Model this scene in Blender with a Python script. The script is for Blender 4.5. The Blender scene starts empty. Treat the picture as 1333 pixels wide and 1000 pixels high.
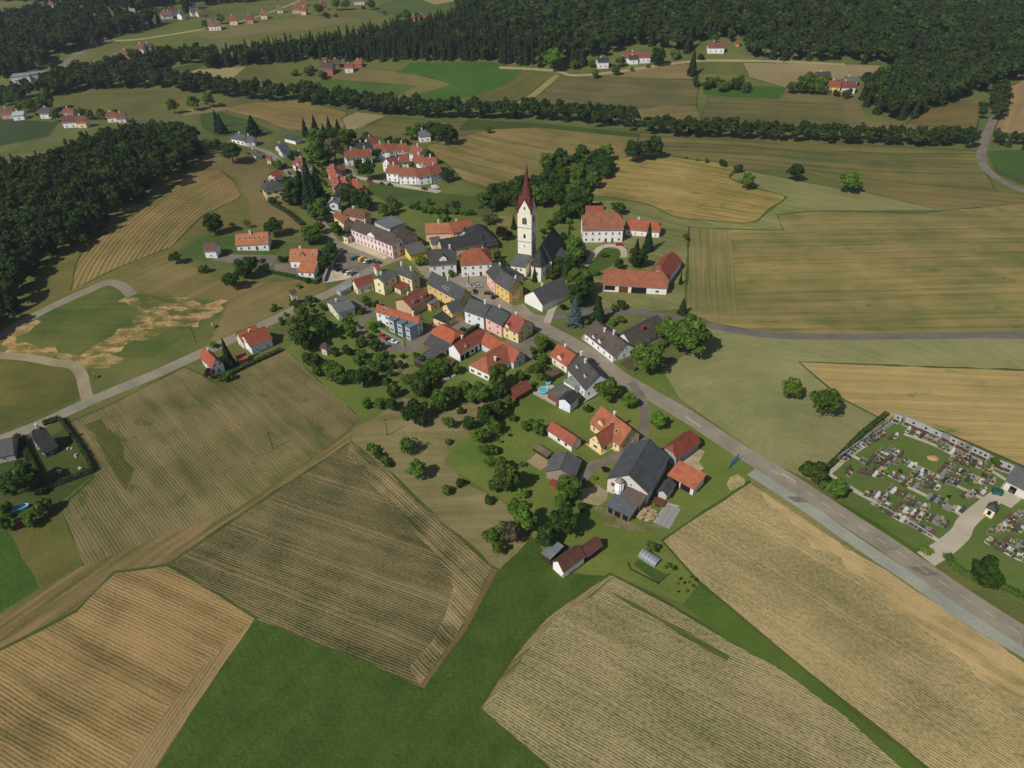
import bpy, math, random
import numpy as np
from mathutils import Vector, Matrix
from mathutils.geometry import delaunay_2d_cdt
random.seed(7)
rng = np.random.default_rng(7)
sc = bpy.context.scene
COL = sc.collection
# ------------------------------------------------------------------ camera
CAM_H = 173.0; FPX = 925.0; PITCH = math.radians(37.0); ROLL = math.radians(-1.2)
cam = bpy.data.cameras.new('camera'); camo = bpy.data.objects.new('camera', cam); COL.objects.link(camo)
R = Matrix.Rotation(math.pi/2 - PITCH, 3, 'X') @ Matrix.Rotation(ROLL, 3, 'Z')
camo.matrix_world = Matrix.Translation((0, 0, CAM_H)) @ R.to_4x4()
cam.sensor_width = 36.0; cam.lens = FPX/1333*36.0; cam.clip_start = 1.0; cam.clip_end = 20000
sc.camera = camo
# ------------------------------------------------------------------ light
SUN_EL = math.radians(46); SUN_DIR = Vector((-.73, -.68, 0)).normalized()
w = bpy.data.worlds.new('World'); sc.world = w; w.use_nodes = True
wn = w.node_tree; bg = wn.nodes['Background']
sky = wn.nodes.new('ShaderNodeTexSky'); sky.sky_type = 'NISHITA'; sky.sun_disc = False
sky.sun_elevation = SUN_EL; sky.sun_rotation = math.atan2(SUN_DIR.x, SUN_DIR.y)
wn.links.new(sky.outputs[0], bg.inputs[0]); bg.inputs[1].default_value = 0.075
sun = bpy.data.lights.new('sun', 'SUN'); sun.energy = 4.1; sun.angle = math.radians(0.55); sun.color = (1.0, .965, .91)
suno = bpy.data.objects.new('sun', sun); COL.objects.link(suno)
sv = Vector((SUN_DIR.x*math.cos(SUN_EL), SUN_DIR.y*math.cos(SUN_EL), math.sin(SUN_EL)))
suno.rotation_euler = sv.to_track_quat('Z', 'Y').to_euler()
sc.view_settings.view_transform = 'Standard'; sc.view_settings.look = 'None'
sc.view_settings.exposure = 0.0; sc.view_settings.gamma = 1.0; sc.view_settings.use_curve_mapping = False
# ------------------------------------------------------------------ terrain + picking
HILLS = [(-285, 430, 130, 120, 15), (125, 455, 95, 70, 5), (300, 900, 420, 170, 34), (-450, 900, 260, 160, 26), (0, 800, 200, 90, 10),
         (-190, 330, 60, 60, 4), (60, 640, 300, 60, -5), (250, 330, 120, 60, 3), (0, 1250, 900, 200, 45)]
def Hn(x, y):
    z = 0*x
    for cx, cy, rx, ry, a in HILLS: z = z + a*np.exp(-((x-cx)/rx)**2 - ((y-cy)/ry)**2)
    d = np.clip((np.hypot(x, y-260) - 130)/200, 0, 1)
    return z + d*(1.2*np.sin(x/61+y/97+1) + 1.0*np.sin(x/43-y/71))
def H(x, y):
    z = 0.0
    for cx, cy, rx, ry, a in HILLS:
        q = ((x-cx)/rx)**2 + ((y-cy)/ry)**2
        if q < 12: z += a*math.exp(-q)
    d = min(max((math.hypot(x, y-260)-130)/200, 0), 1)
    return z + d*(1.2*math.sin(x/61+y/97+1) + 1.0*math.sin(x/43-y/71))
def ray(px, py): return R @ Vector(((px-666.5)/FPX, -(py-500)/FPX, -1))
def W(p, h=0.0):
    d = ray(*p); z = 0.0
    for _ in range(14):
        t = (CAM_H - h - z)/-d.z; z2 = H(d.x*t, d.y*t); z = .5*z + .5*z2
    return Vector((d.x*t, d.y*t, z))
def PX(v):
    q = R.transposed() @ (Vector(v) - Vector((0, 0, CAM_H))); return (666.5 + FPX*q.x/-q.z, 500 - FPX*q.y/-q.z)
def depth_of(v): return -(R.transposed() @ (Vector(v) - Vector((0, 0, CAM_H)))).z
CROPS = dict(A=(250,150,6.665), B=(420,150,6.665), C=(420,250,8.331), D=(540,270,8.331), E=(640,200,5.555), F=(740,250,6.669), G=(420,340,8.331),
  H=(540,340,8.331), I=(480,380,8.331), J=(580,420,8.331), K=(700,400,8.331), L=(660,460,8.331), M=(680,510,8.331), N=(760,540,6.665), O=(640,600,6.25),
  Q=(220,270,6.06), R=(0,250,3.92), S=(330,0,3.92), T=(660,0,3.92), U=(993,0,3.92), V=(0,0,3.92), W=(993,450,3.92), X=(640,340,11.11), Y=(720,370,6.06),
  Z=(360,170,8.331), a=(0,400,2.666), b=(0,625,2.666), c=(350,450,2.666), d=(500,625,2.666), e=(833,625,2.666), f=(833,300,2.666), g=(733,50,2.222), h=(0,0,2.666),
  P=(0,0,1), i=(600,700,3.92), j=(1173,580,8.331), k=(0,530,8.331), l=(500,460,6.665), m=(360,380,6.665), n=(560,170,4.76))
def cp(crop, *v):
    x0, y0, s = CROPS[crop]; out = [(x0+v[i]/s, y0+v[i+1]/s) for i in range(0, len(v), 2)]
    return out[0] if len(out) == 1 else out
# ------------------------------------------------------------------ materials
def lin(c): c /= 255; return c/12.92 if c <= .04045 else ((c+.055)/1.055)**2.4
def P8(rgb, k=1/1.18, ds=0.0):
    m = sum(rgb)/3; return tuple(min(.85, lin(c+(m-c)*ds)*k) for c in rgb) + (1,)
class NT:
    def __init__(s, name):
        s.m = bpy.data.materials.new(name); s.m.use_nodes = True; s.t = s.m.node_tree; s.b = s.t.nodes['Principled BSDF']
        s.b.inputs['Roughness'].default_value = .9; s.b.inputs['Specular IOR Level'].default_value = .2
    def n(s, t, **k):
        o = s.t.nodes.new(t)
        for a, v in k.items(): setattr(o, a, v)
        return o
    def put(s, sock, v):
        if v is None: return
        if hasattr(v, 'is_output'): s.t.links.new(v, sock)
        else: sock.default_value = v
    def math(s, op, a, b=None, c=None, clamp=False):
        o = s.n('ShaderNodeMath', operation=op, use_clamp=clamp); s.put(o.inputs[0], a); s.put(o.inputs[1], b); s.put(o.inputs[2], c); return o.outputs[0]
    def mix(s, f, a, b):
        o = s.n('ShaderNodeMix', data_type='RGBA'); s.put(o.inputs[0], f); s.put(o.inputs[6], a); s.put(o.inputs[7], b); return o.outputs[2]
    def noise(s, vec, scale, detail=2, rough=.5):
        o = s.n('ShaderNodeTexNoise'); s.put(o.inputs['Vector'], vec); o.inputs['Scale'].default_value = scale
        o.inputs['Detail'].default_value = detail; o.inputs['Roughness'].default_value = rough; return o.outputs[0]
    def vmul(s, vec, x, y, z=1.0):
        o = s.n('ShaderNodeVectorMath', operation='MULTIPLY'); s.put(o.inputs[0], vec); o.inputs[1].default_value = (x, y, z); return o.outputs[0]
    def smooth(s, v, a, b):
        o = s.n('ShaderNodeMapRange', interpolation_type='SMOOTHSTEP'); s.put(o.inputs[0], v); o.inputs[1].default_value = a; o.inputs[2].default_value = b; return o.outputs[0]
    def bump(s, h, strength=.3, dist=.1):
        o = s.n('ShaderNodeBump'); o.inputs['Strength'].default_value = strength; o.inputs['Distance'].default_value = dist; s.put(o.inputs['Height'], h)
        s.t.links.new(o.outputs[0], s.b.inputs['Normal'])
    def base(s, c): s.put(s.b.inputs['Base Color'], c); return s.m
def wdir(p, q):
    a, b = W(p), W(q); return math.atan2(b.y-a.y, b.x-a.x)
def ground_mat(name, A, B, ang=0.0, period=0.0, bias=.5, row=.5, streak=.5, patch=.5, grain=.4, weed=None, weedamt=.0, ring=None, streaklen=60, streakw=4, patchsize=28, val=.26):
    """A soil / dry colour, B plant colour; rows, long streaks, patches and grain mix them"""
    t = NT(name); tc = t.n('ShaderNodeTexCoord'); mp = t.n('ShaderNodeMapping'); mp.inputs['Rotation'].default_value = (0, 0, -ang)
    off = rng.uniform(-300, 300); 
    t.t.links.new(tc.outputs['Object'], mp.inputs[0])
    se = t.n('ShaderNodeSeparateXYZ'); t.t.links.new(mp.outputs[0], se.inputs[0]); u, v = se.outputs[0], se.outputs[1]
    if ring:
        s2 = t.n('ShaderNodeSeparateXYZ'); t.t.links.new(tc.outputs['Object'], s2.inputs[0])
        dx = t.math('SUBTRACT', s2.outputs[0], ring[0]); dy = t.math('SUBTRACT', s2.outputs[1], ring[1])
        v = t.math('SQRT', t.math('ADD', t.math('MULTIPLY', dx, dx), t.math('MULTIPLY', dy, dy)))
        u = t.math('MULTIPLY', t.math('ARCTAN2', dy, dx), ring[2])
    wob = t.noise(tc.outputs['Object'], .035, 2)
    v = t.math('MULTIPLY_ADD', wob, 2.2, v)
    co = t.n('ShaderNodeCombineXYZ'); t.put(co.inputs[0], u); t.put(co.inputs[1], v); co.inputs[2].default_value = off; uv = co.outputs[0]
    pn = t.noise(tc.outputs['Object'], 1.0/patchsize, 4, .6)
    gn = t.noise(tc.outputs['Object'], .9, 4, .65)
    sn = t.noise(t.vmul(uv, 1.0/streaklen, 1.0/streakw), 1.0, 4, .6)
    f = t.math('MULTIPLY_ADD', t.math('SUBTRACT', pn, .5), patch*3.0, bias)
    f = t.math('MULTIPLY_ADD', t.math('SUBTRACT', gn, .5), grain*2.2, f)
    f = t.math('MULTIPLY_ADD', t.math('SUBTRACT', sn, .5), streak*3.0, f)
    if period:
        rw = t.math('SINE', t.math('MULTIPLY', v, 2*math.pi/period))
        ds = t.smooth(t.noise(t.vmul(uv, 1.6, .9/period), 1.0, 2), .30, .62)
        gap = t.smooth(t.noise(t.vmul(uv, 1/14.0, 1/3.0), 1.0, 2), .25, .6)
        amp = t.math('MULTIPLY', t.math('MULTIPLY_ADD', ds, .5, .3), t.math('MULTIPLY_ADD', gap, .5, .4))
        f = t.math('MULTIPLY_ADD', t.math('MULTIPLY', rw, amp), row, f)
    if 0 < period < 1.2:                       # tractor lines
        fr = t.math('ABSOLUTE', t.math('SUBTRACT', t.math('FRACT', t.math('MULTIPLY', v, 1/14.3)), .5))
        f = t.math('MULTIPLY_ADD', t.math('LESS_THAN', t.math('ABSOLUTE', t.math('SUBTRACT', fr, .06)), .013), -.28, f)
    f = t.math('MAXIMUM', t.math('MINIMUM', f, 1.0), 0.0)
    c = t.mix(f, A, B)
    if weed:
        wn_ = t.smooth(t.noise(t.vmul(uv, 1/16.0, 1/7.0), 1.0, 5, .62), .66-weedamt*.3, .78-weedamt*.3)
        c = t.mix(t.math('MULTIPLY', wn_, .85), c, weed)
    vn = t.noise(tc.outputs['Object'], .02, 5, .65)
    hs = t.n('ShaderNodeHueSaturation'); t.put(hs.inputs['Color'], c)
    v2 = t.math('MULTIPLY_ADD', t.math('SUBTRACT', gn, .5), val*1.6, t.math('MULTIPLY_ADD', t.math('SUBTRACT', vn, .5), val*3, 1.0))
    t.put(hs.inputs['Value'], v2)
    t.bump(t.math('ADD', gn, f), .6, .25)
    return t.base(hs.outputs[0])
def grass_mat(name, A, B, **k):
    k.setdefault('streak', .25); k.setdefault('patch', .55); k.setdefault('grain', .5)
    return ground_mat(name, A, B, **k)
def paved_mat(name, A, B, scale=.5, crack=True):
    t = NT(name); tc = t.n('ShaderNodeTexCoord'); o = tc.outputs['Object']
    n1 = t.noise(o, .11, 4, .6); n2 = t.noise(o, 3.0, 3, .6); f = t.math('ADD', t.math('MULTIPLY', n1, .9), t.math('MULTIPLY', n2, .35))
    c = t.mix(t.smooth(f, .4, .85), A, B)
    if crack:
        vo = t.n('ShaderNodeTexVoronoi', feature='DISTANCE_TO_EDGE'); t.t.links.new(o, vo.inputs['Vector']); vo.inputs['Scale'].default_value = .16
        cr = t.math('LESS_THAN', vo.outputs[0], .01); c = t.mix(t.math('MULTIPLY', cr, .22), c, P8((55, 55, 55)))
    t.b.inputs['Roughness'].default_value = .85
    return t.base(c)
# ------------------------------------------------------------------ ground partition
POLYS = []      # (name, polygon in world xy, material, jitter)
def smoothline(pts, n=6):
    out = []; P = [pts[0]] + pts + [pts[-1]]
    for i in range(1, len(P)-2):
        p0, p1, p2, p3 = P[i-1], P[i], P[i+1], P[i+2]
        for k in range(n):
            t = k/n; out.append(.5*((2*p1) + (p2-p0)*t + (2*p0-5*p1+4*p2-p3)*t*t + (3*p1-p0-3*p2+p3)*t**3))
    out.append(pts[-1]); return out
def poly(name, pts, mat, jit=.5, smooth=False):
    ws = [W(p).to_2d() for p in pts]
    if smooth:
        q = ws + ws[:1]; P = [q[-2]] + q + [q[1]]; out = []
        for i in range(1, len(P)-2):
            for k in range(4):
                t = k/4; p0, p1, p2, p3 = P[i-1], P[i], P[i+1], P[i+2]
                out.append(.5*((2*p1) + (p2-p0)*t + (2*p0-5*p1+4*p2-p3)*t*t + (3*p1-p0-3*p2+p3)*t**3))
        ws = out
    if name in ('field', 'hay_field', 'maize_field', 'stubble_field', 'vegetable_field') and M_verge:
        POLYS.append(('field_verge', offset_poly(ws, 1.1 if ws[0].y < 500 else 1.9), M_verge, jit))
    POLYS.append((name, ws, mat, jit)); return ws
def road(name, pts, width, mat, smooth=True):
    ws = [W(p).to_2d() for p in pts]
    if smooth and len(ws) > 2: ws = smoothline(ws, 5)
    Lp, Rp = [], []
    for i, p in enumerate(ws):
        a = ws[max(i-1, 0)]; b = ws[min(i+1, len(ws)-1)]; d = (b-a).normalized(); n = Vector((-d.y, d.x))
        wd = width if not isinstance(width, (list, tuple)) else width[0] + (width[1]-width[0])*i/(len(ws)-1)
        Lp.append(p+n*wd/2); Rp.append(p-n*wd/2)
    POLYS.append((name, Lp + Rp[::-1], mat, 0)); return ws
def T(*v): return [(v[i], v[i+1]) for i in range(0, len(v), 2)]
def c8(rgb):
    return P8((rgb[0]*.97, rgb[1]*.97, rgb[2]*.95), 1/1.2, .14) if rgb[0] > rgb[1]+12 else P8((rgb[0]*1.04, rgb[1], rgb[2]*.86), 1/1.2, .12)
M_verge = None
def offset_poly(ws, r):
    n = len(ws); A = sum(ws[i].x*ws[(i+1) % n].y-ws[(i+1) % n].x*ws[i].y for i in range(n)); sg = 1 if A > 0 else -1; out = []
    for i in range(n):
        d = (ws[(i+1) % n]-ws[i-1]).normalized(); out.append(ws[i]+Vector((d.y, -d.x))*sg*r)
    return out
M_base = grass_mat('grass', c8((116, 114, 66)), c8((76, 94, 40)), bias=.6)
GM = {}
def fm(A, B, d=None, **k):
    ang = wdir(*d) if d else 0
    key = 'crop_ground'; return ground_mat(key, c8(A), c8(B), ang=ang, **k)
def gm(A, B, **k): return grass_mat('grass', c8(A), c8(B), **k)
EW = ((600, 300), (900, 300)); EWn = ((900, 440), (1300, 437))
far = dict(streaklen=90, streakw=6, patchsize=60, grain=.25)
M_verge = grass_mat('verge_grass', c8((84,94,40)), c8((54,74,26)), patch=.9)
# far left / top
poly('meadow', T(66,132, 135,118, 225,118, 265,128, 400,133, 430,150, 345,165, 240,150, 130,160), gm((110,108,58), (80,90,42), **far))
poly('field', T(78,100, 110,60, 150,57, 190,60, 230,70, 150,85, 110,90), fm((125,112,58), (88,95,42), ((80,98),(150,60)), streak=.8, **far))
poly('meadow', T(190,60, 140,50, 330,18, 480,-5, 600,-15, 600,20, 500,35, 380,52, 260,72), gm((112,112,55), (72,92,38), **far))
poly('field', T(240,42, 330,28, 420,20, 480,25, 400,40, 270,52), fm((130,115,65), (90,98,45), ((240,42),(420,20)), **far))
poly('meadow', T(150,50, 200,38, 290,18, 250,10, 170,12, 130,30), gm((95,100,48), (60,85,32), **far))
poly('field', T(480,12, 530,-5, 610,-12, 610,22, 540,24), fm((85,100,45), (62,90,32), ((480,12),(600,-10)), **far))
poly('field', T(545,-2, 580,-8, 600,0, 565,6), fm((165,145,90), (150,130,75), **far))
poly('field', T(-80,152, 0,155, 75,160, 60,178, 0,190, -80,195), fm((62,80,36), (48,70,30), ((0,160),(70,165)), **far))
poly('meadow', T(-60,114, 0,112, 55,105, 50,118, 0,122, -60,125), gm((80,95,42), (66,86,34), **far))
poly('field', T(245,91, 320,87, 300,104, 250,102), fm((168,146,92), (150,132,80), ((245,91),(320,87)), **far))
poly('meadow', T(330,85, 400,80, 430,98, 395,108, 300,106, 320,88), gm((105,105,52), (80,90,40), **far))
poly('field', T(210,92, 245,85, 275,80, 250,92), fm((70,88,36), (58,80,30), **far))
poly('field', T(430,103, 470,88, 530,95, 590,110, 540,124, 500,128, 540,112), fm((128,112,62), (98,98,48), ((430,103),(590,110)), **far))
poly('field', T(398,107, 430,104, 542,113, 510,127, 470,124), fm((80,102,42), (62,94,32), ((400,107),(540,113)), **far))
poly('field', T(535,83, 640,82, 680,92, 657,112, 575,134, 542,124, 590,110, 555,98, 518,94), fm((66,100,30), (52,92,24), ((518,94),(640,82)), streak=.6, **far))
poly('field', T(605,130, 657,112, 680,92, 722,96, 672,134), fm((105,98,54), (74,84,40), ((605,130),(680,92)), streak=.8, **far))
poly('field', T(729,98, 780,99, 910,105, 905,138, 870,152, 795,147, 683,134), fm((118,105,60), (78,84,42), ((700,130),(900,140)), streak=.9, **far))
poly('field', T(722,97, 729,98, 683,135, 672,134), fm((150,138,92), (128,120,75), ((722,97),(672,134)), **far))
poly('field', T(727,97, 785,95, 890,82, 908,88, 908,103, 780,99), fm((138,118,75), (110,100,58), ((727,97),(900,90)), streak=.8, **far))
poly('field', T(795,147, 870,137, 905,138, 912,152, 860,158, 815,165), fm((140,118,70), (105,98,52), ((800,148),(900,140)), streak=.8, **far))
poly('field', T(915,108, 1023,115, 1010,133, 917,122), fm((64,100,32), (52,90,26), **far))
poly('field', T(924,126, 1102,133, 1098,162, 912,155), fm((112,104,62), (82,86,46), ((924,126),(1102,133)), streak=.9, **far))
poly('meadow', T(1012,131, 1030,116, 1115,118, 1125,155, 1170,162, 1240,165, 1278,172, 1270,190, 1100,172, 1098,133), gm((128,112,66), (95,95,48), **far))
poly('field', T(967,82, 1147,85, 1135,97, 1022,114, 975,100), fm((150,132,92), (125,115,72), ((967,82),(1147,85)), **far))
poly('meadow', T(905,80, 967,81, 975,97, 912,97), gm((100,100,50), (76,90,40), **far))
poly('field', T(1180,162, 1210,142, 1280,129, 1270,168, 1240,166), fm((128,104,56), (98,90,46), ((1183,158),(1275,150)), streak=.8, **far))
poly('field', T(1316,113, 1345,98, 1420,150, 1340,178, 1296,170), fm((165,132,86), (135,115,66), ((1300,165),(1320,113)), streak=.7, **far))
poly('field', T(1286,197, 1333,195, 1430,200, 1430,248, 1330,240, 1298,224), fm((68,96,32), (52,84,26), **far))
poly('field', T(285,141, 330,133, 394,131, 450,146, 446,169, 375,169, 337,154), fm((150,122,70), (112,102,52), ((330,140),(450,160)), streak=1, **far))
poly('field', T(446,154, 465,146, 502,151, 452,172), fm((155,140,100), (138,126,86), ((446,154),(465,146)), **far))
poly('meadow', T(232,144, 285,137, 302,142, 240,151), gm((150,128,84), (120,112,64), **far))
poly('field', T(262,148, 285,146, 320,156, 355,172, 285,178, 268,168), fm((72,92,34), (56,80,26), **far))
poly('field', T(502,152, 560,158, 662,162, 600,178, 555,190, 520,182, 462,174), fm((118,110,60), (86,92,46), ((502,152),(660,162)), streak=.8, **far))
poly('field', T(555,190, 600,178, 670,163, 720,166, 832,176, 826,188, 812,207, 760,215, 640,247, 603,234, 585,215, 565,202),
     fm((150,126,68), (100,98,50), ((600,178),(760,215)), streak=1.1, patch=.6, streaklen=80, streakw=5))
poly('meadow', T(596,170, 700,166, 835,180, 834,174, 700,160, 610,155), gm((70,90,34), (56,78,28), **far))
# mid right
poly('field', T(834,174, 1050,182, 1269,196, 1296,250, 1125,234, 1048,224, 958,220, 868,200, 830,187), fm((122,112,64), (78,88,44), ((834,176),(1269,196)), streak=1.1, period=9, row=.18, streaklen=120, streakw=5, patch=.5))
poly('field', T(1048,222, 1125,233, 1296,249, 1400,258, 1400,266, 1280,270, 1228,274, 1124,250), fm((138,116,66), (98,98,50), ((1048,224),(1296,249)), streak=.9, **far))
poly('meadow', T(868,201, 958,220, 1048,224, 1095,236, 1093,246, 1021,234, 976,224, 931,214, 890,208), gm((112,114,56), (78,92,40), **far))
poly('field', T(976,223, 1021,232, 1093,246, 1124,250, 1228,274, 1057,274, 1025,256, 985,244, 950,232, 960,222), fm((138,134,90), (112,118,72), ((976,223),(1228,272)), period=7, row=.12, **far))
poly('meadow', T(758,262, 845,262, 885,285, 985,291, 1025,257, 1060,268, 1064,277, 1013,279, 1021,299, 898,297, 893,345, 890,402, 850,405, 780,400, 740,340, 720,290, 735,262),
     fm((134,134,88), (98,108,58), ((770,262),(890,290)), period=4.5, row=.16, streak=.7, patch=.6))
poly('hay_field', T(758,250, 773,225, 800,208, 845,203, 890,207, 931,212, 956,219, 949,232, 985,246, 1021,256, 1000,272, 978,289, 930,287, 881,282, 845,266, 800,257),
     fm((172,142,72), (104,104,48), ((780,230),(990,262)), bias=.42, period=3.4, row=.24, streak=.8, patch=.5, weed=c8((88,96,44)), weedamt=.3), smooth=True)
poly('field', T(898,296, 982,300, 1021,300, 1013,280, 1064,275, 1200,278, 1280,270, 1430,256, 1430,433, 1060,435, 1000,433, 930,421, 893,406, 897,340),
     fm((158,134,74), (98,104,52), EWn, bias=.48, period=1.8, row=.12, streak=.8, patch=.7, streaklen=70, streakw=2.6, weed=c8((76,98,46)), weedamt=.15))
poly('crop_strip', T(899,298, 950,300, 962,409, 930,412, 895,400, 897,340), fm((150,130,76), (98,106,54), ((925,300),(930,405)), bias=.52, period=1.8, row=.16, streak=.7, streaklen=60, streakw=2))
poly('mown_meadow', T(845,492, 880,470, 905,450, 912,424, 960,435, 1060,441, 1430,441, 1430,486, 1333,482, 1120,475, 1042,472, 1100,522, 1152,547, 1075,604, 1055,625, 1000,600, 900,530),
     ground_mat('mown_grass', c8((144,142,102)), c8((112,120,76)), ring=(W((985,470)).x, W((985,470)).y-60, 60), period=3.0, row=.06, streak=.35, patch=.6, streaklen=25, streakw=3))
poly('stubble_field', T(1042,472, 1120,475, 1333,483, 1430,487, 1430,650, 1333,606, 1230,562, 1168,541, 1152,547, 1100,520),
     fm((188,155,90), (142,128,70), ((1100,480),(1333,488)), bias=.38, period=1.3, row=.25, streak=.7, patch=.5, weed=c8((96,108,50)), weedamt=.15, streaklen=80, streakw=3))
# left hill
poly('meadow', T(20,430, 62,340, 130,280, 262,205, 300,190, 350,208, 370,262, 395,300, 330,300, 262,300, 232,325, 172,378, 110,372), gm((124,112,62), (84,92,40), patch=.7))
poly('dry_meadow', T(244,195, 285,193, 349,210, 352,240, 367,262, 398,297, 330,298, 322,258, 311,232, 270,217), gm((146,120,74), (104,100,54), patch=.6))
_a, _b = W((120, 335)).to_2d(), W((255, 265)).to_2d()
def _nrm(p, q):
    d = (W(q)-W(p)).to_2d().normalized(); return Vector((-d.y, d.x))
_n1, _n2 = _nrm((143,301), (100,365)), _nrm((290,246), (221,294))
_A = np.array([[_n1.x, -_n2.x], [_n1.y, -_n2.y]]); _s = np.linalg.solve(_A, np.array([_b.x-_a.x, _b.y-_a.y])); _c = _a + _n1*float(_s[0])
poly('vegetable_field', T(94,378, 100,345, 112,322, 150,296, 180,277, 225,245, 262,221, 285,221, 305,238, 313,256, 262,281, 232,311, 221,322, 160,345, 112,368),
     ground_mat('crop_ground', c8((174,134,78)), c8((82,92,40)), ring=(_c.x, _c.y, (_a-_c).length), bias=.48, period=2.4, row=.62, streak=.3, patch=.4, grain=.3))
poly('dry_meadow', T(150,362, 215,330, 255,350, 300,372, 340,368, 420,362, 425,376, 345,418, 300,442, 270,450, 297,395, 230,385, 173,385),
     fm((142,120,70), (100,98,48), ((300,430),(415,375)), streak=.7, patch=.7, period=5, row=.12))
poly('grass_slope', cp('R',20,820, 90,680, 400,500, 560,450, 680,530, 1000,560, 1160,555, 1120,640, 800,830, 560,960, 450,960, 430,900, 180,850), gm((104,108,52), (62,88,32), patch=.9, streak=.5))
poly('bare_soil', cp('R',600,560, 650,530, 790,525, 900,535, 1000,560, 1165,555, 1100,620, 1010,690, 900,690, 780,740, 640,780, 530,860, 430,905, 385,850, 480,780, 580,730, 600,700, 690,690, 720,620, 700,590),
     ground_mat('soil', c8((200,158,98)), c8((118,108,56)), bias=.36, streak=.8, patch=1.5, grain=1.0, patchsize=8, weed=c8((70,90,32)), weedamt=.6), jit=3)
poly('bare_soil', cp('R',10,825, 70,700, 190,650, 210,662, 85,735, 78,775, 280,790, 262,850, 60,842),
     ground_mat('soil', c8((196,152,92)), c8((110,104,52)), bias=.4, streak=.8, patch=1.5, grain=1.0, patchsize=8), jit=2.5)
poly('bare_soil', cp('R',280,820, 460,850, 560,830, 640,850, 560,900, 430,900, 300,850),
     ground_mat('soil', c8((180,146,88)), c8((96,96,44)), bias=.5, streak=.6, patch=1.2, grain=.8, patchsize=7), jit=1.4)
poly('meadow', T(-80,440, 95,480, 107,517, 0,562, -80,592), gm((112,104,50), (66,82,30), patch=.8))
# near left
poly('maize_field', T(86,552, 150,525, 240,478, 262,489, 281,500, 322,476, 371,455, 394,475, 469,545, 420,590, 375,624, 300,672, 217,735, 150,748, 107,733, 79,662, 124,621),
     fm((140,120,76), (80,88,40), ((115,548),(163,612)), bias=.44, period=1.0, row=.42, streak=.55, patch=.75, weed=c8((70,88,30)), weedamt=.22, streaklen=40, streakw=4))
poly('maize_strip', T(110,553, 132,545, 175,610, 165,640, 140,600), fm((98,94,46), (56,76,28), ((115,548),(163,612)), period=1.05, row=.3), jit=1.5)
poly('field_edge', T(469,547, 455,578, 330,665, 220,737, 100,793, 0,846, -120,905, -120,862, 0,802, 105,738, 150,722, 300,668, 420,588),
     fm((148,120,76), (92,90,44), ((455,560),(217,735)), bias=.5, streak=1.2, patch=.6, streakw=2, streaklen=30))
poly('maize_field', T(455,578, 470,586, 640,738, 600,815, 545,893, 440,846, 330,805, 217,737, 330,661),
     fm((168,142,92), (50,62,28), ((240,741),(500,846)), bias=.66, period=.8, row=.4, streak=.22, patch=.35, grain=.4, streaklen=50, streakw=3))
poly('headland', T(458,577, 468,583, 639,737, 600,815, 547,893, 533,868, 580,800, 590,765, 560,712, 505,650, 470,612, 450,590),
     fm((172,146,96), (62,72,34), ((470,586),(640,738)), bias=.52, period=1.0, row=.42, streak=.6, patch=1.0, streakw=3), jit=1.6)
poly('maize_field', T(150,746, 217,737, 332,806, 260,910, 200,1003, 150,1090, -160,1090, -160,925, 0,848, 100,797),
     fm((180,144,86), (84,78,40), ((38,820),(190,900)), bias=.38, period=.92, row=.4, streak=.45, patch=.5, weed=c8((82,92,36)), weedamt=.0, streaklen=60, streakw=4))
poly('headland', T(331,808, 260,912, 200,1005, 150,1090, 100,1090, 190,960, 262,868, 300,835),
     fm((170,138,88), (90,84,44), ((331,808),(200,1003)), bias=.42, period=1.05, row=.4, streak=.8))
DG = dict(streaklen=50, streakw=2.5, streak=.3, patch=.5, patchsize=9, grain=.9, period=5.5, row=.08, ang=.9, weed=c8((80,98,34)), weedamt=.0)
poly('green_meadow', T(331,806, 440,847, 545,894, 605,816, 640,739, 690,695, 735,745, 800,750, 700,820, 650,882, 626,922, 720,1010, 800,1090, 140,1090, 200,1003),
     gm((76,100,34), (50,78,20), **DG))
poly('earth_path', T(640,739, 648,742, 606,822, 552,896, 545,893, 602,815), gm((130,104,68), (104,92,52)))
poly('green_meadow', T(-140,790, -140,740, 0,690, 10,690, 52,766, 0,797, -140,868), gm((72,102,32), (48,82,20), **DG))
poly('lawn', T(10,690, 32,678, 78,660, 107,735, 55,765), gm((112,106,50), (78,88,34), patch=.6))
poly('lawn', T(-60,600, 40,590, 90,552, 124,617, 78,655, 30,680, 8,692, -60,720), gm((84,92,38), (54,76,24)))
# near centre / right
poly('farm_lawn', T(570,600, 640,520, 700,505, 800,520, 880,530, 975,590, 985,615, 960,640, 864,704, 912,757, 889,787, 800,750, 735,745, 690,695, 665,658),
     gm((116,124,58), (82,110,40), patch=.7, grain=.6))
poly('maize_field', T(795,749, 740,785, 690,830, 650,885, 627,922, 720,1002, 820,1095, 1290,1095, 1180,1006, 1100,932, 1000,861, 910,812, 850,777),
     fm((186,162,112), (78,92,42), ((684,874),(850,966)), bias=.47, period=.76, row=.46, streak=.22, patch=.35, grain=.8, streaklen=30, streakw=3))
poly('maize_strip', cp('d',780,385, 800,392, 1040,520, 1200,610, 1190,628, 1040,545), fm((100,104,54), (60,82,34), ((684,874),(850,966)), period=.76, row=.2))
poly('field_edge', T(795,749, 740,785, 690,830, 650,885, 627,922, 634,926, 657,888, 697,834, 745,790, 798,755), fm((180,154,104), (90,96,50), ((700,820),(730,795)), period=1.1, row=.4, streak=.8, patch=.7, streakw=2, streaklen=30), jit=1.0)
poly('green_meadow', T(889,787, 912,757, 985,818, 1100,912, 1213,1003, 1310,1090, 1285,1090, 1180,1006, 1100,932, 1020,873, 945,832), gm((86,106,38), (60,92,24), patch=.6))
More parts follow.
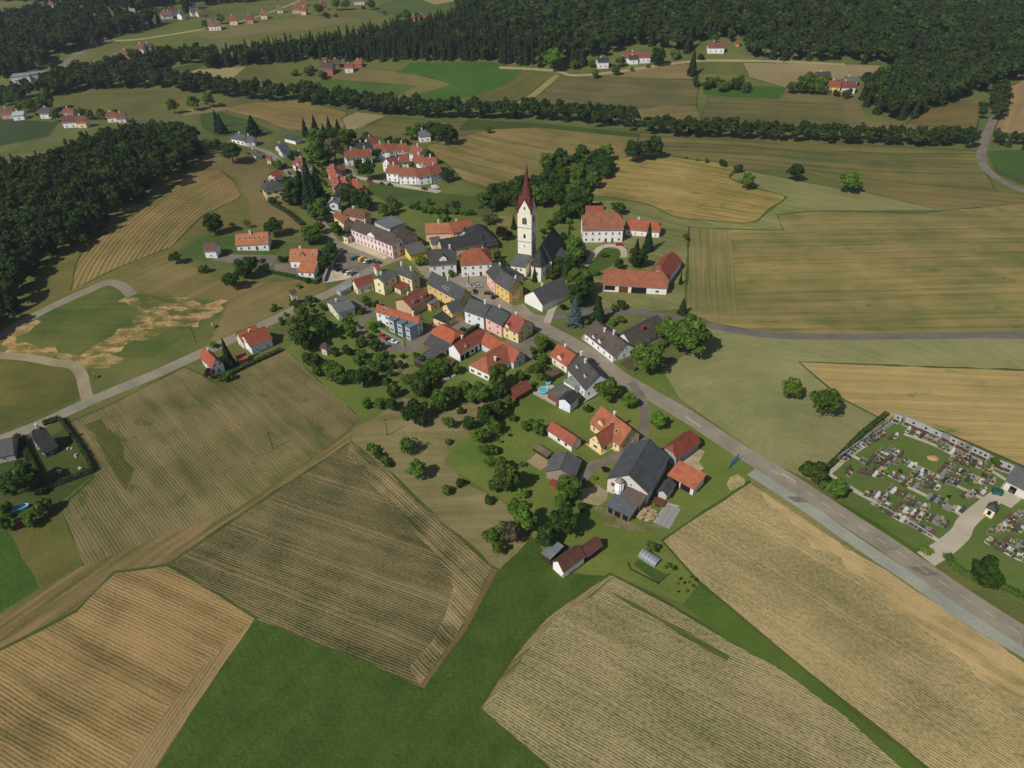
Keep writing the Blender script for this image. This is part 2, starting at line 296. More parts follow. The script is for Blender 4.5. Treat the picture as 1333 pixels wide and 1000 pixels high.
poly('maize_field', T(978,628, 920,666, 864,704, 912,757, 985,818, 1100,912, 1213,1003, 1320,1095, 1430,1095, 1430,925, 1333,860, 1240,797, 1192,766, 1090,701, 1010,648),
     fm((196,166,112), (94,102,52), ((890,700),(1060,806)), bias=.42, period=.76, row=.42, streak=.22, patch=.4, grain=.8, streaklen=30, streakw=3))
poly('field_edge', T(990,640, 1090,702, 1192,767, 1240,798, 1333,861, 1430,925, 1430,1000, 1333,915, 1240,850, 1180,800, 1120,750, 1050,700),
     fm((200,166,108), (122,118,64), ((890,700),(1060,806)), bias=.22, period=.76, row=.26, streak=.8, patch=.9, patchsize=18), jit=2.5)
poly('verge', T(975,612, 1000,628, 1090,694, 1200,768, 1333,853, 1430,915, 1430,930, 1333,863, 1240,799, 1190,768, 1088,703, 1010,652, 978,630), gm((160,140,84), (88,98,42), patch=.8, grain=.8), jit=1.0)
poly('dry_orchard_meadow', cp('c',290,290, 380,240, 470,180, 560,200, 560,262, 700,200, 760,190, 700,300, 605,400, 700,490, 840,560, 905,670, 800,775, 770,762, 480,490, 290,330),
     gm((150,134,88), (104,102,56), patch=.6, streak=.6), jit=1.0)
poly('village_lawn', T(371,455, 400,430, 460,400, 520,440, 560,480, 640,500, 640,522, 560,512, 526,516, 459,560, 469,545, 394,474), gm((112,124,56), (80,108,38), patch=.6))
poly('village_lawn', T(345,197, 395,180, 500,190, 580,240, 640,250, 760,240, 740,262, 760,300, 740,420, 700,430, 560,420, 460,330, 400,300), gm((112,120,58), (80,104,40), patch=.6))
poly('meadow', T(480,236, 580,252, 640,258, 640,284, 560,276, 500,262, 480,250), gm((84,100,40), (60,84,28)))
poly('dry_meadow', T(700,300, 640,292, 640,282, 700,278), gm((140,128,80), (100,100,50)))
poly('village_lawn', T(480,500, 470,440, 700,440, 860,480, 900,540, 975,592, 880,560, 700,510, 640,520, 560,515), gm((112,124,56), (80,108,40), patch=.6))
poly('lawn', cp('Q',70,350, 280,215, 520,230, 960,290, 830,380, 500,370, 300,420, 120,420), gm((84,104,42), (60,88,30)))
poly('cemetery_lawn', T(1075,614, 1152,549, 1172,543, 1240,572, 1333,614, 1430,655, 1430,812, 1333,788, 1260,745, 1205,722, 1110,662), gm((104,120,56), (74,104,42), grain=.6))
poly('green_bank', T(1085,650, 1110,662, 1180,706, 1208,722, 1198,730, 1150,702, 1082,652), gm((92,108,34), (56,86,20)))
poly('verge', T(845,492, 900,533, 1000,603, 1052,630, 1085,655, 1075,650, 1000,612, 900,540), gm((130,128,70), (90,104,46)))
poly('tilled_plot', cp('K',885,600, 1000,555, 1060,600, 985,690), gm((120,98,70), (80,72,44), grain=.9))
poly('crop_plot', cp('i',880,135, 905,110, 1050,190, 1010,235), gm((66,98,34), (50,84,26)))
poly('garden_plot', cp('I',190,830, 330,700, 480,780, 500,860, 330,940), ground_mat('garden_soil', c8((150,128,88)), c8((74,92,36)), patch=1.2, patchsize=5, grain=1.0))
poly('farmyard', cp('N',0,640, 120,610, 210,670, 200,740, 130,790, 0,760, -30,700), gm((172,156,128), (140,128,94), patch=.9, patchsize=9), jit=.8)
poly('farmyard', cp('N',80,800, 160,800, 240,860, 480,960, 620,950, 760,930, 780,960, 560,1010, 380,1000, 200,960), gm((150,136,104), (96,104,52), patch=1.1, patchsize=7), jit=1.0)
poly('sand_area', cp('M',50,760, 150,670, 270,720, 270,800, 200,850), gm((180,154,116), (160,136,98)))
poly('gravel_yard', cp('N',840,430, 900,270, 1050,315, 1000,410, 1040,465, 980,500, 870,450), gm((188,172,138), (150,138,104), patch=.9, patchsize=4))
poly('straw_patch', cp('N',1240,600, 1270,540, 1333,515, 1400,560, 1390,610, 1270,660), gm((186,164,114), (140,136,80), patch=1.2, patchsize=4))
ROWS = [('top row under the wall', (735,425), (890,490), 7), ('top row under the wall, right part', (900,505), (1130,610), 11), ('left wall row', (378,590), (470,510), 6), ('left wall row, upper part', (490,505), (610,440), 7), ('short upper left row', (650,470), (690,455), 2),
    ('first inner row', (590,535), (700,600), 7), ('second inner row', (500,575), (760,700), 15), ('row behind the second inner row', (560,560), (650,610), 5), ('third inner row', (490,635), (610,655), 6), ('short lone row', (440,620), (455,660), 3), ('upper centre row', (640,520), (720,560), 4), ('second centre row', (760,640), (860,690), 5), ('row above the centre path', (700,670), (800,720), 4), ('row right of the mound', (960,560), (1060,610), 5), ('row above the kerb rows', (740,790), (860,830), 5), ('third row from the wall', (1010,640), (1150,700), 7), ('middle right row', (720,580), (860,660), 8), ('row by the bright patch', (900,630), (1010,690), 6),
    ('row behind the bright patch', (930,605), (1100,680), 9), ('upper right row', (1040,680), (1190,690), 7), ('right middle row', (860,670), (1000,700), 7), ('right middle row, near part', (1020,760), (1140,740), 6), ('row in the centre', (800,705), (910,720), 4), ('lower centre row', (640,720), (780,790), 6), ('row above the lower path', (850,765), (940,800), 5), ('row left of the drive', (930,820), (1030,835), 5),
    ('lower left row', (520,750), (640,770), 6), ('row along the kerb, left part', (560,790), (660,820), 5), ('row along the kerb', (600,820), (880,960), 15), ('second row from the kerb', (690,815), (950,915), 14), ('third row from the kerb', (710,850), (930,890), 8), ('rightmost row by the hall', (1060,590), (1180,640), 6),
    ('front row beyond the drive', (1140,985), (1230,1030), 5), ('second row beyond the drive', (1150,950), (1333,860), 9), ('third row beyond the drive', (1200,920), (1333,930), 6), ('fourth row beyond the drive', (1250,880), (1370,830), 5), ('lower row beyond the drive', (1190,1010), (1390,1110), 11), ('second lower row beyond the drive', (1240,980), (1400,1060), 8)]
M_gst = ground_mat('grave_border', c8((132,112,92)), c8((84,100,50)), bias=.42, patch=1.3, patchsize=3, grain=1.2)
def strip_poly(p, q, w0, w1):
    a, b = W(cp('W', *p)).to_2d(), W(cp('W', *q)).to_2d(); d = (b-a).normalized(); n = Vector((-d.y, d.x)); POLYS.append(('grave_border', [a+n*w1, b+n*w1, b-n*w0, a-n*w0][::-1], M_gst, .3))
for _l, _p, _q, _n in ROWS:
    if 'lone' not in _l: strip_poly(_p, _q, 2.4, .5)
# paving
A_dark = paved_mat('dark_asphalt', c8((104,98,98)), c8((128,122,120)))
A_road = paved_mat('asphalt', c8((128,122,118)), c8((148,142,136)))
A_path = paved_mat('bluish_asphalt', c8((136,142,146)), c8((154,158,160)))
A_pale = paved_mat('pale_paving', c8((184,170,150)), c8((204,192,172)), crack=False)
A_grav = paved_mat('gravel', c8((176,162,138)), c8((196,182,156)), crack=False)
poly('village_square', T(556,374, 598,356, 636,358, 645,378, 668,398, 700,410, 716,412, 716,432, 692,428, 650,404, 612,392, 580,384), paved_mat('plaza_paving', c8((142,128,108)), c8((164,150,128)), crack=False), 0)
poly('courtyard', T(528,440, 590,408, 618,420, 600,444, 560,452, 530,460), A_dark, 0)
poly('courtyard', T(640,462, 668,436, 700,440, 712,450, 690,470, 655,455), A_dark, 0)
poly('parking_lot', cp('C',235,625, 470,650, 700,740, 640,800, 560,850, 400,905, 270,945, 20,990, 90,820), A_dark, 0)
poly('parking_lot', cp('C',20,985, 90,820, 130,840, 200,870, 330,900, 300,940), A_pale, 0)
poly('forecourt', cp('C',200,540, 330,520, 520,620, 750,722, 700,742, 520,690, 300,600), A_pale, 0)
poly('terrace', cp('M', 672,560, 850,690, 960,618, 1020,655, 1275,500, 1250,455, 1040,570, 860,590), A_pale, 0)
poly('terrace', cp('K', 468,338, 690,505, 830,565, 1045,485, 1040,455, 820,515, 690,465, 500,300), A_pale, 0)
poly('garden_plot', cp('J', 930,330, 1010,220, 1110,210, 1170,260, 1060,330), ground_mat('garden_soil', c8((140,126,80)), c8((80,100,40)), patch=1.2, patchsize=4, grain=1.0))
poly('driveway', cp('Q',335,415, 500,370, 660,375, 850,375, 850,400, 800,470, 740,440, 500,440), A_dark, 0)
poly('driveway', cp('Q',830,445, 960,440, 1010,470, 1020,530, 830,500), A_dark, 0)
poly('courtyard', cp('G',560,870, 640,760, 860,890, 900,950, 800,1000, 700,1000), A_dark, 0)
poly('house_plot', cp('a',-60,440, 60,450, 80,500, 20,530, -60,540), A_grav, 0)
poly('manor_lawn', cp('F',130,700, 250,500, 330,485, 430,495, 460,540, 380,640, 300,680), gm((80,98,34), (58,84,24)))
poly('parking_lot', cp('B',120,510, 160,440, 260,460, 300,530, 220,560), A_road, 0)
poly('terrace', cp('L',290,440, 460,330, 540,370, 430,420, 540,480, 530,570), A_pale, 0)
poly('drive', cp('L',835,445, 970,390, 985,450, 850,550), A_grav, 0)
poly('cemetery_forecourt', cp('j',1040,520, 1130,380, 1333,470, 1333,560, 1190,680, 1050,610), A_grav, 0)
poly('concrete_pad', cp('N',600,930, 720,760, 830,790, 650,955), A_grav, 0)
# roads
road('cycle_path', T(978,614, 1003,630, 1055,664, 1100,696, 1160,736, 1196,760, 1262,806, 1333,848, 1430,908), 4.6, A_path)
MAINC = road('main_road', T(672,398, 692,418, 712,429, 748,448, 784,472, 808,491, 844,512, 900,545, 950,578, 1003,611, 1040,634, 1097,672, 1150,706, 1205,744, 1270,788, 1333,828, 1430,888), 7.4, A_road)
road('village_road', T(-60,598, 0,573, 60,549, 120,521, 200,488, 255,463, 340,424, 400,395, 440,376, 468,360, 497,343, 530,333, 548,345, 560,358, 580,372), 6.2, A_road)
road('side_road', T(497,343, 470,330, 440,318, 423,297, 406,276, 396,262, 390,245, 377,226, 362,209, 346,197, 322,190, 300,182), 5.0, A_road)
road('field_road', T(714,414, 740,410, 790,404, 860,411, 912,421, 925,424, 960,431, 1000,436, 1060,438.5, 1200,437.5, 1430,436), 4.6, paved_mat('blue_asphalt', c8((96,94,104)), c8((112,108,118))))
road('far_road', T(1430,296, 1333,249, 1300,233, 1283,219, 1277,205, 1281,186, 1291,160, 1304,135, 1312,108), [5.6, 6.0], A_dark)
road('valley_road', T(48,114, 68,104, 82,85, 98,72, 125,58, 150,50), [8, 8], A_dark)
A_dirt2 = paved_mat('dirt_track', c8((142,134,104)), c8((160,150,120)), crack=False)
road('gravel_track', T(150,53, 190,50, 280,35, 340,20, 400,-5), 4.4, A_dirt2)
road('gravel_track', T(650,88, 720,92, 745,98, 790,95, 890,81, 960,79, 1100,84), 4.5, A_dirt2)
A_dirt = paved_mat('dirt_track', c8((132,122,106)), c8((156,144,124)), crack=False)
road('site_track', T(-60,465, 0,463, 40,466, 70,472, 95,476, 106,488, 110,505, 114,520), 4.6, A_dirt)
road('site_track', T(-20,448, 20,425, 60,403, 110,380, 140,368, 158,372, 172,385), 5.2, paved_mat('grey_gravel', c8((120,114,108)), c8((140,134,126))))
road('estate_road', T(430,226, 470,232, 510,240, 555,247, 572,250), 5.0, A_grav)
road('cemetery_drive', T(1205,728, 1228,714, 1250,695, 1258,680, 1280,660, 1300,645), [6.0, 4.5], A_grav)
road('farm_drive', T(822,498, 836,520, 839,545, 836,568, 815,585, 795,598, 772,606, 762,618, 745,630), 3.8, A_dark)
road('manor_drive', T(712,420, 722,395, 740,366, 755,353, 770,335, 783,322, 800,320, 811,325, 812,335), 3.4, A_grav)
road('lane', T(456,390, 470,398, 483,404, 490,408, 478,412, 469,420, 471,432, 486,442, 504,450, 528,454, 552,434, 575,424, 600,415), 4.0, A_dark)
road('footpath', T(412,352, 408,342, 400,328), 2.4, A_grav)
for pts in (cp('W',340,650, 460,550, 620,440), cp('W',455,560, 700,690), cp('W',720,580, 960,700, 1120,780), cp('W',740,720, 900,800, 1040,880), cp('W',720,450, 880,510, 1050,600),
            cp('W',330,650, 460,730, 640,840, 900,1000), cp('W',1170,640, 1250,690)):
    road('cemetery_path', pts, 1.5, A_grav)

for k_, pts in (('K', (230,365, 270,350, 310,375, 270,392)), ('K', (1000,870, 1040,860, 1120,905, 1075,935)), ('K', (90,290, 130,285, 150,300, 110,308)), ('W', (120,770, 190,770, 240,800, 170,800)), ('K', (520,560, 560,545, 600,580, 560,595)), ('e', (930,300, 990,300, 1040,330, 985,332))):
    poly('asphalt_patch', cp(k_, *pts), A_dark, 0)
def build_ground():
    verts, edges = [], []
    dense = []
    for name, ws, mat, jit in POLYS:
        out = []; n = len(ws)
        for i in range(n):
            a, b = ws[i], ws[(i+1) % n]; L = (b-a).length; step = (3.5 if jit >= 2.5 else 7.0) if jit else 14.0
            if a.y > 480: step *= 2
            k = max(1, int(L/step)); d = (b-a)/max(L, 1e-6); nn = Vector((-d.y, d.x))
            for j in range(k):
                p = a.lerp(b, j/k)
                if jit and j: p = p + nn*random.uniform(-jit, jit)
                out.append(p)
        dense.append(out)
        s = len(verts); verts += out; edges += [(s+i, s+(i+1) % len(out)) for i in range(len(out))]
    for y in range(20, 1500, 22):
        for x in range(-1000, 1001, 22):
            if abs(x) < 140 + y*.86 + 60: verts.append(Vector((x+random.uniform(-3, 3), y+random.uniform(-3, 3))))
    for y in list(range(-800, 4001, 300)):
        for x in range(-3600, 3601, 300): verts.append(Vector((x+.3, y+.7)))
    vo, eo, fo, _, _, _ = delaunay_2d_cdt(verts, edges, [], 0, 1e-4, False)
    V = np.array([(v.x, v.y) for v in vo]); F = np.array([f[:] for f in fo]); Cn = V[F].mean(1)
    own = np.full(len(F), -1)
    for i, pl in enumerate(dense):
        A = np.array([(p.x, p.y) for p in pl]); lo, hi = A.min(0), A.max(0)
        cand = np.where((Cn[:, 0] > lo[0]) & (Cn[:, 0] < hi[0]) & (Cn[:, 1] > lo[1]) & (Cn[:, 1] < hi[1]))[0]
        if not len(cand): continue
        X, Y = Cn[cand, 0], Cn[cand, 1]; ins = np.zeros(len(cand), bool); B = np.roll(A, -1, 0)
        for (x1, y1), (x2, y2) in zip(A, B):
            if y1 == y2: continue
            ins ^= ((y1 > Y) != (y2 > Y)) & (X < (x2-x1)*(Y-y1)/(y2-y1)+x1)
        own[cand[ins]] = i
    Z = Hn(V[:, 0], V[:, 1])
    for i in range(-1, len(dense)):
        idx = F[own == i]
        if not len(idx): continue
        u, inv = np.unique(idx, return_inverse=True); inv = inv.reshape(idx.shape)
        a, b, c = V[idx[:, 0]], V[idx[:, 1]], V[idx[:, 2]]
        flip = ((b[:, 0]-a[:, 0])*(c[:, 1]-a[:, 1]) - (b[:, 1]-a[:, 1])*(c[:, 0]-a[:, 0])) < 0
        inv[flip] = inv[flip][:, ::-1]
        nm = 'ground' if i < 0 else POLYS[i][0]
        me = bpy.data.meshes.new(nm); me.from_pydata(np.c_[V[u], Z[u]].tolist(), [], inv.tolist())
        me.polygons.foreach_set('use_smooth', [True]*len(me.polygons))
        me.materials.append(M_base if i < 0 else POLYS[i][2]); o = bpy.data.objects.new(nm, me); COL.objects.link(o)
        o['kind'] = 'structure'
build_ground()
# ------------------------------------------------------------------ helpers
def link(o, parent=None):
    COL.objects.link(o)
    if parent is not None: o.parent = parent
    return o
def mesh(name, verts, faces, mat=None, smooth=False):
    me = bpy.data.meshes.new(name); me.from_pydata([tuple(v) for v in verts], [], faces)
    if mat is not None:
        for m in (mat if isinstance(mat, (list, tuple)) else [mat]): me.materials.append(m)
    if smooth: me.polygons.foreach_set('use_smooth', [True]*len(me.polygons))
    return me
def ob(name, me, parent=None, loc=None, rz=None, label=None):
    o = bpy.data.objects.new(name, me); link(o, parent)
    if loc is not None: o.location = loc
    if rz is not None: o.rotation_euler = (0, 0, rz)
    if label: o['label'] = label
    return o
def thing(name, label, cat, loc=(0, 0, 0), rz=0, group=None, me=None):
    o = bpy.data.objects.new(name, me); link(o); o.location = loc; o.rotation_euler = (0, 0, rz)
    o['label'] = label; o['category'] = cat
    if group: o['group'] = group
    return o
class MB:
    """collects boxes, prisms and tubes into one mesh"""
    def __init__(s): s.v = []; s.f = []; s.mi = []
    def add(s, vs, fs, mi=0):
        b = len(s.v); s.v += [tuple(v) for v in vs]; s.f += [tuple(b+i for i in f) for f in fs]; s.mi += [mi]*len(fs); return s
    def box(s, x0, y0, z0, x1, y1, z1, mi=0):
        return s.add([(x0,y0,z0),(x1,y0,z0),(x1,y1,z0),(x0,y1,z0),(x0,y0,z1),(x1,y0,z1),(x1,y1,z1),(x0,y1,z1)],
                     [(3,2,1,0),(4,5,6,7),(0,1,5,4),(1,2,6,5),(2,3,7,6),(3,0,4,7)], mi)
    def prism(s, pts, z0, z1, mi=0):
        n = len(pts); return s.add([(p[0],p[1],z0) for p in pts]+[(p[0],p[1],z1) for p in pts],
            [tuple(range(n))[::-1], tuple(range(n, 2*n))]+[(i, (i+1)%n, n+(i+1)%n, n+i) for i in range(n)], mi)
    def tube(s, a, b, r0, r1, n=8, mi=0, cap=True):
        a, b = Vector(a), Vector(b); d = (b-a).normalized(); u = d.orthogonal().normalized(); v = d.cross(u)
        vs = [a+(u*math.cos(t)+v*math.sin(t))*r0 for t in [2*math.pi*i/n for i in range(n)]] + [b+(u*math.cos(t)+v*math.sin(t))*r1 for t in [2*math.pi*i/n for i in range(n)]]
        fs = [(i, (i+1)%n, n+(i+1)%n, n+i) for i in range(n)]
        if cap: fs += [tuple(range(n))[::-1], tuple(range(n, 2*n))]
        return s.add(vs, fs, mi)
    def mesh(s, name, mats, smooth=False):
        me = mesh(name, s.v, s.f, mats, smooth)
        if any(s.mi): me.polygons.foreach_set('material_index', s.mi)
        return me
# ------------------------------------------------------------------ foliage
def leaf_mat(name, A, B, hue=.03, k=1.35):
    t = NT(name); at = t.n('ShaderNodeAttribute', attribute_name='tone'); oi = t.n('ShaderNodeObjectInfo')
    c = t.mix(at.outputs['Fac'], P8(A, k), P8(B, k))
    hs = t.n('ShaderNodeHueSaturation'); t.put(hs.inputs['Color'], c)
    t.put(hs.inputs['Hue'], t.math('MULTIPLY_ADD', oi.outputs['Random'], hue, .5-hue/2))
    t.put(hs.inputs['Value'], t.math('MULTIPLY_ADD', t.math('FRACT', t.math('MULTIPLY', oi.outputs['Random'], 7.31)), .36, .78))
    out = t.t.nodes['Material Output']; df = t.n('ShaderNodeBsdfDiffuse'); tr = t.n('ShaderNodeBsdfTranslucent'); mx = t.n('ShaderNodeMixShader')
    t.put(df.inputs[0], hs.outputs[0]); t.put(tr.inputs[0], hs.outputs[0]); mx.inputs[0].default_value = .3
    t.t.links.new(df.outputs[0], mx.inputs[1]); t.t.links.new(tr.outputs[0], mx.inputs[2]); t.t.links.new(mx.outputs[0], out.inputs[0])
    t.t.nodes.remove(t.b); return t.m
LEAF = dict(mid=leaf_mat('leaves', (52,70,26), (92,114,46)), dark=leaf_mat('dark_leaves', (38,54,24), (66,86,38)), light=leaf_mat('light_leaves', (62,86,30), (96,122,48), .02),
    purple=leaf_mat('purple_leaves', (42,24,26), (70,42,42)), grey=leaf_mat('brownish_leaves', (74,72,48), (112,104,74)), needle=leaf_mat('needles', (28,42,22), (50,66,36), .02),
    blue=leaf_mat('blue_needles', (54,68,66), (88,104,102), .02), forest=leaf_mat('forest_leaves', (38,52,24), (62,78,36), .04), fneedle=leaf_mat('forest_needles', (34,46,26), (56,68,40), .03), forest2=leaf_mat('forest_leaves', (46,60,28), (74,90,42), .04), forest3=leaf_mat('forest_leaves', (48,56,34), (72,80,46), .03))
_b = NT('bark'); bark = _b.base(_b.mix(_b.noise(_b.n('ShaderNodeTexCoord').outputs['Object'], 6, 3), P8((70,58,46)), P8((112,98,82))))
def cards(P, N, S, tone, name, mat):
    n = len(P); r = rng.normal(size=(n, 3)); U = np.cross(N, r); U /= np.linalg.norm(U, axis=1)[:, None]+1e-9; Vv = np.cross(N, U)
    U = U*S[:, None]; Vv = Vv*(S*rng.uniform(.6, 1, n))[:, None]
    q = np.stack([P-U*.5-Vv*.35, P+U*.5-Vv*.5, P+U*.45+Vv*.5, P-U*.4+Vv*.45], 1).reshape(-1, 3)
    me = bpy.data.meshes.new(name); me.vertices.add(4*n); me.vertices.foreach_set('co', q.ravel().astype(np.float32))
    me.loops.add(4*n); me.loops.foreach_set('vertex_index', np.arange(4*n, dtype=np.int32)); me.polygons.add(n)
    me.polygons.foreach_set('loop_start', np.arange(0, 4*n, 4, dtype=np.int32)); me.polygons.foreach_set('loop_total', np.full(n, 4, dtype=np.int32))
    at = me.attributes.new('tone', 'FLOAT', 'POINT'); at.data.foreach_set('value', np.repeat(tone, 4).astype(np.float32))
    me.materials.append(mat); me.update(); me.validate(); return me
def crown(n, size, seed, rx=4.5, rz=4.2, cz=4.9, nl=16, mat='mid', open_=0.0, name='crown'):
    g = np.random.default_rng(seed)
    L = []
    for i in range(nl):
        d = g.normal(size=3); d /= np.linalg.norm(d); d[2] = d[2]*.9+.08
        q = g.uniform(.5, .82); L.append((d*np.array([rx, rx, rz])*q, g.uniform(.2, .42)*rx))
    L.append((np.zeros(3), rx*.72))
    Ps, Ns, To = [], [], []
    w_ = np.array([l[1]**2 for l in L]); w_ /= w_.sum()
    for (c, r), k in zip(L, (w_*n).astype(int)+1):
        d = g.normal(size=(k, 3)); d /= np.linalg.norm(d, axis=1)[:, None]
        d[:, 2] = np.where(d[:, 2] < -.3, -d[:, 2], d[:, 2])
        Ps.append(c + d*r*g.uniform(.72, 1.08, k)[:, None]*np.array([1, 1, .9])); Ns.append(d + g.normal(size=(k, 3))*.45)
        To.append(np.clip(g.normal(g.uniform(.25, .75), .22, k), 0, 1))
    P = np.concatenate(Ps); N = np.concatenate(Ns); N /= np.linalg.norm(N, axis=1)[:, None]; To = np.concatenate(To)
    if open_: keep = g.random(len(P)) > open_; P, N, To = P[keep], N[keep], To[keep]
    P[:, 2] += cz
    return cards(P, N, g.uniform(.7, 1.35, len(P))*size, To, name, LEAF[mat])
def conifer(n, size, seed, h=12.0, r=3.0, mat='needle', name='crown', round_=1.0):
    g = np.random.default_rng(seed); t = g.random(n)**.62          # 1 at the bottom
    lay = np.floor(t*13)/13; sub = t*13-np.floor(t*13)
    a = g.uniform(0, 2*math.pi, n); prof = (t**round_)
    br = .78+.16*np.sin(a*5+lay*40)+.12*np.sin(a*3+lay*17+seed)
    rad = prof*r*(.62+.38*sub)*br*g.uniform(.75, 1.05, n)+.12
    z = 1.0+(h-1.0)*(1-t)-rad*.18
    P = np.c_[np.cos(a)*rad, np.sin(a)*rad, z]; N = np.c_[np.cos(a)*.75, np.sin(a)*.75, np.full(n, .55)] + g.normal(size=(n, 3))*.4
    N /= np.linalg.norm(N, axis=1)[:, None]
    return cards(P, N, g.uniform(.6, 1.2, n)*size*(.55+.6*t), np.clip(g.normal(.45+.25*sub, .2), 0, 1), name, LEAF[mat])
def trunk_mesh(h=4.2, r=.28, limbs=5, seed=0):
    g = random.Random(seed); m = MB(); z = 0; p = Vector((0, 0, -.3)); 
    for i in range(4):
        q = Vector((g.uniform(-.12, .12)*i, g.uniform(-.12, .12)*i, h*(i+1)/4)); m.tube(p, q, r*(1-.18*i), r*(1-.18*(i+1)), 8, 0, False); p = q
    for i in range(limbs):
        a = 2*math.pi*i/limbs+g.random(); z0 = h*g.uniform(.45, .9)
        m.tube((0, 0, z0), (math.cos(a)*h*.38, math.sin(a)*h*.38, z0+h*.35), r*.4, r*.1, 5, 0, False)
    return m.mesh('trunk', bark, True)
TRK = [trunk_mesh(seed=i) for i in range(3)]; TRKC = trunk_mesh(9.5, .2, 0, 5)
BC = {k: [crown(2300, .62, 10+i, mat=k, nl=15+3*i, rz=4.0+.5*i) for i in range(3)] for k in ('mid', 'dark', 'light')}
BC['purple'] = [crown(1600, .6, 31, mat='purple')]; BC['grey'] = [crown(1300, .6, 33, mat='grey', open_=.2)]
BC['sparse'] = [crown(520, .55, 35, mat='mid', nl=22, open_=.1), crown(620, .55, 36, mat='mid', nl=20)]
BC['bush'] = [crown(700, .9, 41+i, mat=('mid', 'dark', 'light')[i], rx=4.5, rz=3.6, cz=3.0, nl=10) for i in range(3)]
CC = {'conifer': [conifer(1700, .8, 51), conifer(1700, .8, 52, r=2.6)], 'spruce': [conifer(1500, .8, 53, mat='blue', r=3.6, round_=.8)], 'cypress': [conifer(900, .6, 54, r=1.7, round_=.55)]}
TREES = []     # (thing, adjective phrase, noun, px) ; labels are written at the end
ADJ = dict(mid='green leafy tree', dark='dark green leafy tree', light='bright green leafy tree', purple='dark purple-leaved tree', grey='brownish thin-leaved tree',
           sparse='small loose-crowned fruit tree', bush='low round green bush', conifer='dark pointed conifer', spruce='pale blue-grey spruce', cypress='slim dark cypress-like conifer')
def tree_at(pos, s, kind, sz=1.0, group=None, rot=None):
    name = {'bush': 'bush', 'conifer': 'conifer_tree', 'spruce': 'spruce_tree', 'cypress': 'conifer_tree', 'sparse': 'fruit_tree'}.get(kind, 'leafy_tree')
    r = thing(name, '', 'bush' if kind == 'bush' else 'tree', pos, random.uniform(0, 6.28) if rot is None else rot, group); r.scale = (s*random.uniform(.88, 1.15), s*random.uniform(.88, 1.15), s*sz)
    if kind in CC: me = random.choice(CC[kind]); tk = TRKC
    else: me = random.choice(BC[kind]); tk = random.choice(TRK)
    ob('crown' if kind != 'bush' else 'foliage', me, r)
    if kind != 'bush': ob('trunk', tk, r)
    else:
        ob('stem', TRK[0], r).scale = (.5, .5, .45)
    TREES.append((r, ADJ[kind], PX(pos + Vector((0, 0, s*5))), s)); return r
def tr(crop, cx, cy, rr, kind='mid'):
    k = CROPS[crop][2]; p = cp(crop, cx, cy); rp = rr/k
    pos = W(p, 4); rad = 1.1*rp*depth_of(pos)/FPX; ch = (3.0 if kind == 'bush' else 4.9)/4.4*rad
    pos = W(p, ch); s = rad/4.7; tree_at(Vector((pos.x, pos.y, pos.z)), s, kind, random.uniform(.92, 1.12))
def con(crop, tx, ty, bx, by, kind='conifer', wd=None):
    pb = cp(crop, bx, by); pt = cp(crop, tx, ty); pos = W(pb); d = depth_of(pos)
    h = 10.0
    for _ in range(8):
        q = PX(pos+Vector((0, 0, h))); h *= (pb[1]-pt[1])/max(.5, pb[1]-q[1])
    s = h/12; o = tree_at(pos, s, kind)
    if wd:
        rad = wd/CROPS[crop][2]*d/FPX; o.scale = (rad/3, rad/3, s)
# ------------------------------------------------------------------ woods (too many trees to count: stuff)
def inside(P, A):
    ins = np.zeros(len(P), bool); B = np.roll(A, -1, 0); X, Y = P[:, 0], P[:, 1]
    for (x1, y1), (x2, y2) in zip(A, B):
        if y1 == y2: continue
        ins ^= ((y1 > Y) != (y2 > Y)) & (X < (x2-x1)*(Y-y1)/(y2-y1)+x1)
    return ins
def scatter(pts, sp, clear=()):
    A = np.array([W(p).to_2d() for p in pts]); lo, hi = A.min(0), A.max(0)
    gx, gy = np.meshgrid(np.arange(lo[0], hi[0], sp), np.arange(lo[1], hi[1], sp*.9)); gx[1::2] += sp/2
    P = np.c_[gx.ravel(), gy.ravel()] + rng.uniform(-.42, .42, (gx.size, 2))*sp
    P = P[inside(P, A)]
    for c, r in clear:
        q = W(c); P = P[np.hypot(P[:, 0]-q.x, P[:, 1]-q.y) > r]
    return P
def src(name, me): return bpy.data.objects.new(name, me)
FB_ = [src('wood_tree', crown(520, 1.2, 60+i, rx=4.9, rz=5.4, cz=9.0, nl=8+2*(i%3), mat=('forest', 'forest2', 'forest', 'forest3', 'forest')[i])) for i in range(5)]
FCn = [src('wood_conifer', conifer(330, 1.5, 70+i, h=15, r=3.3, mat='fneedle', round_=.8)) for i in range(2)]
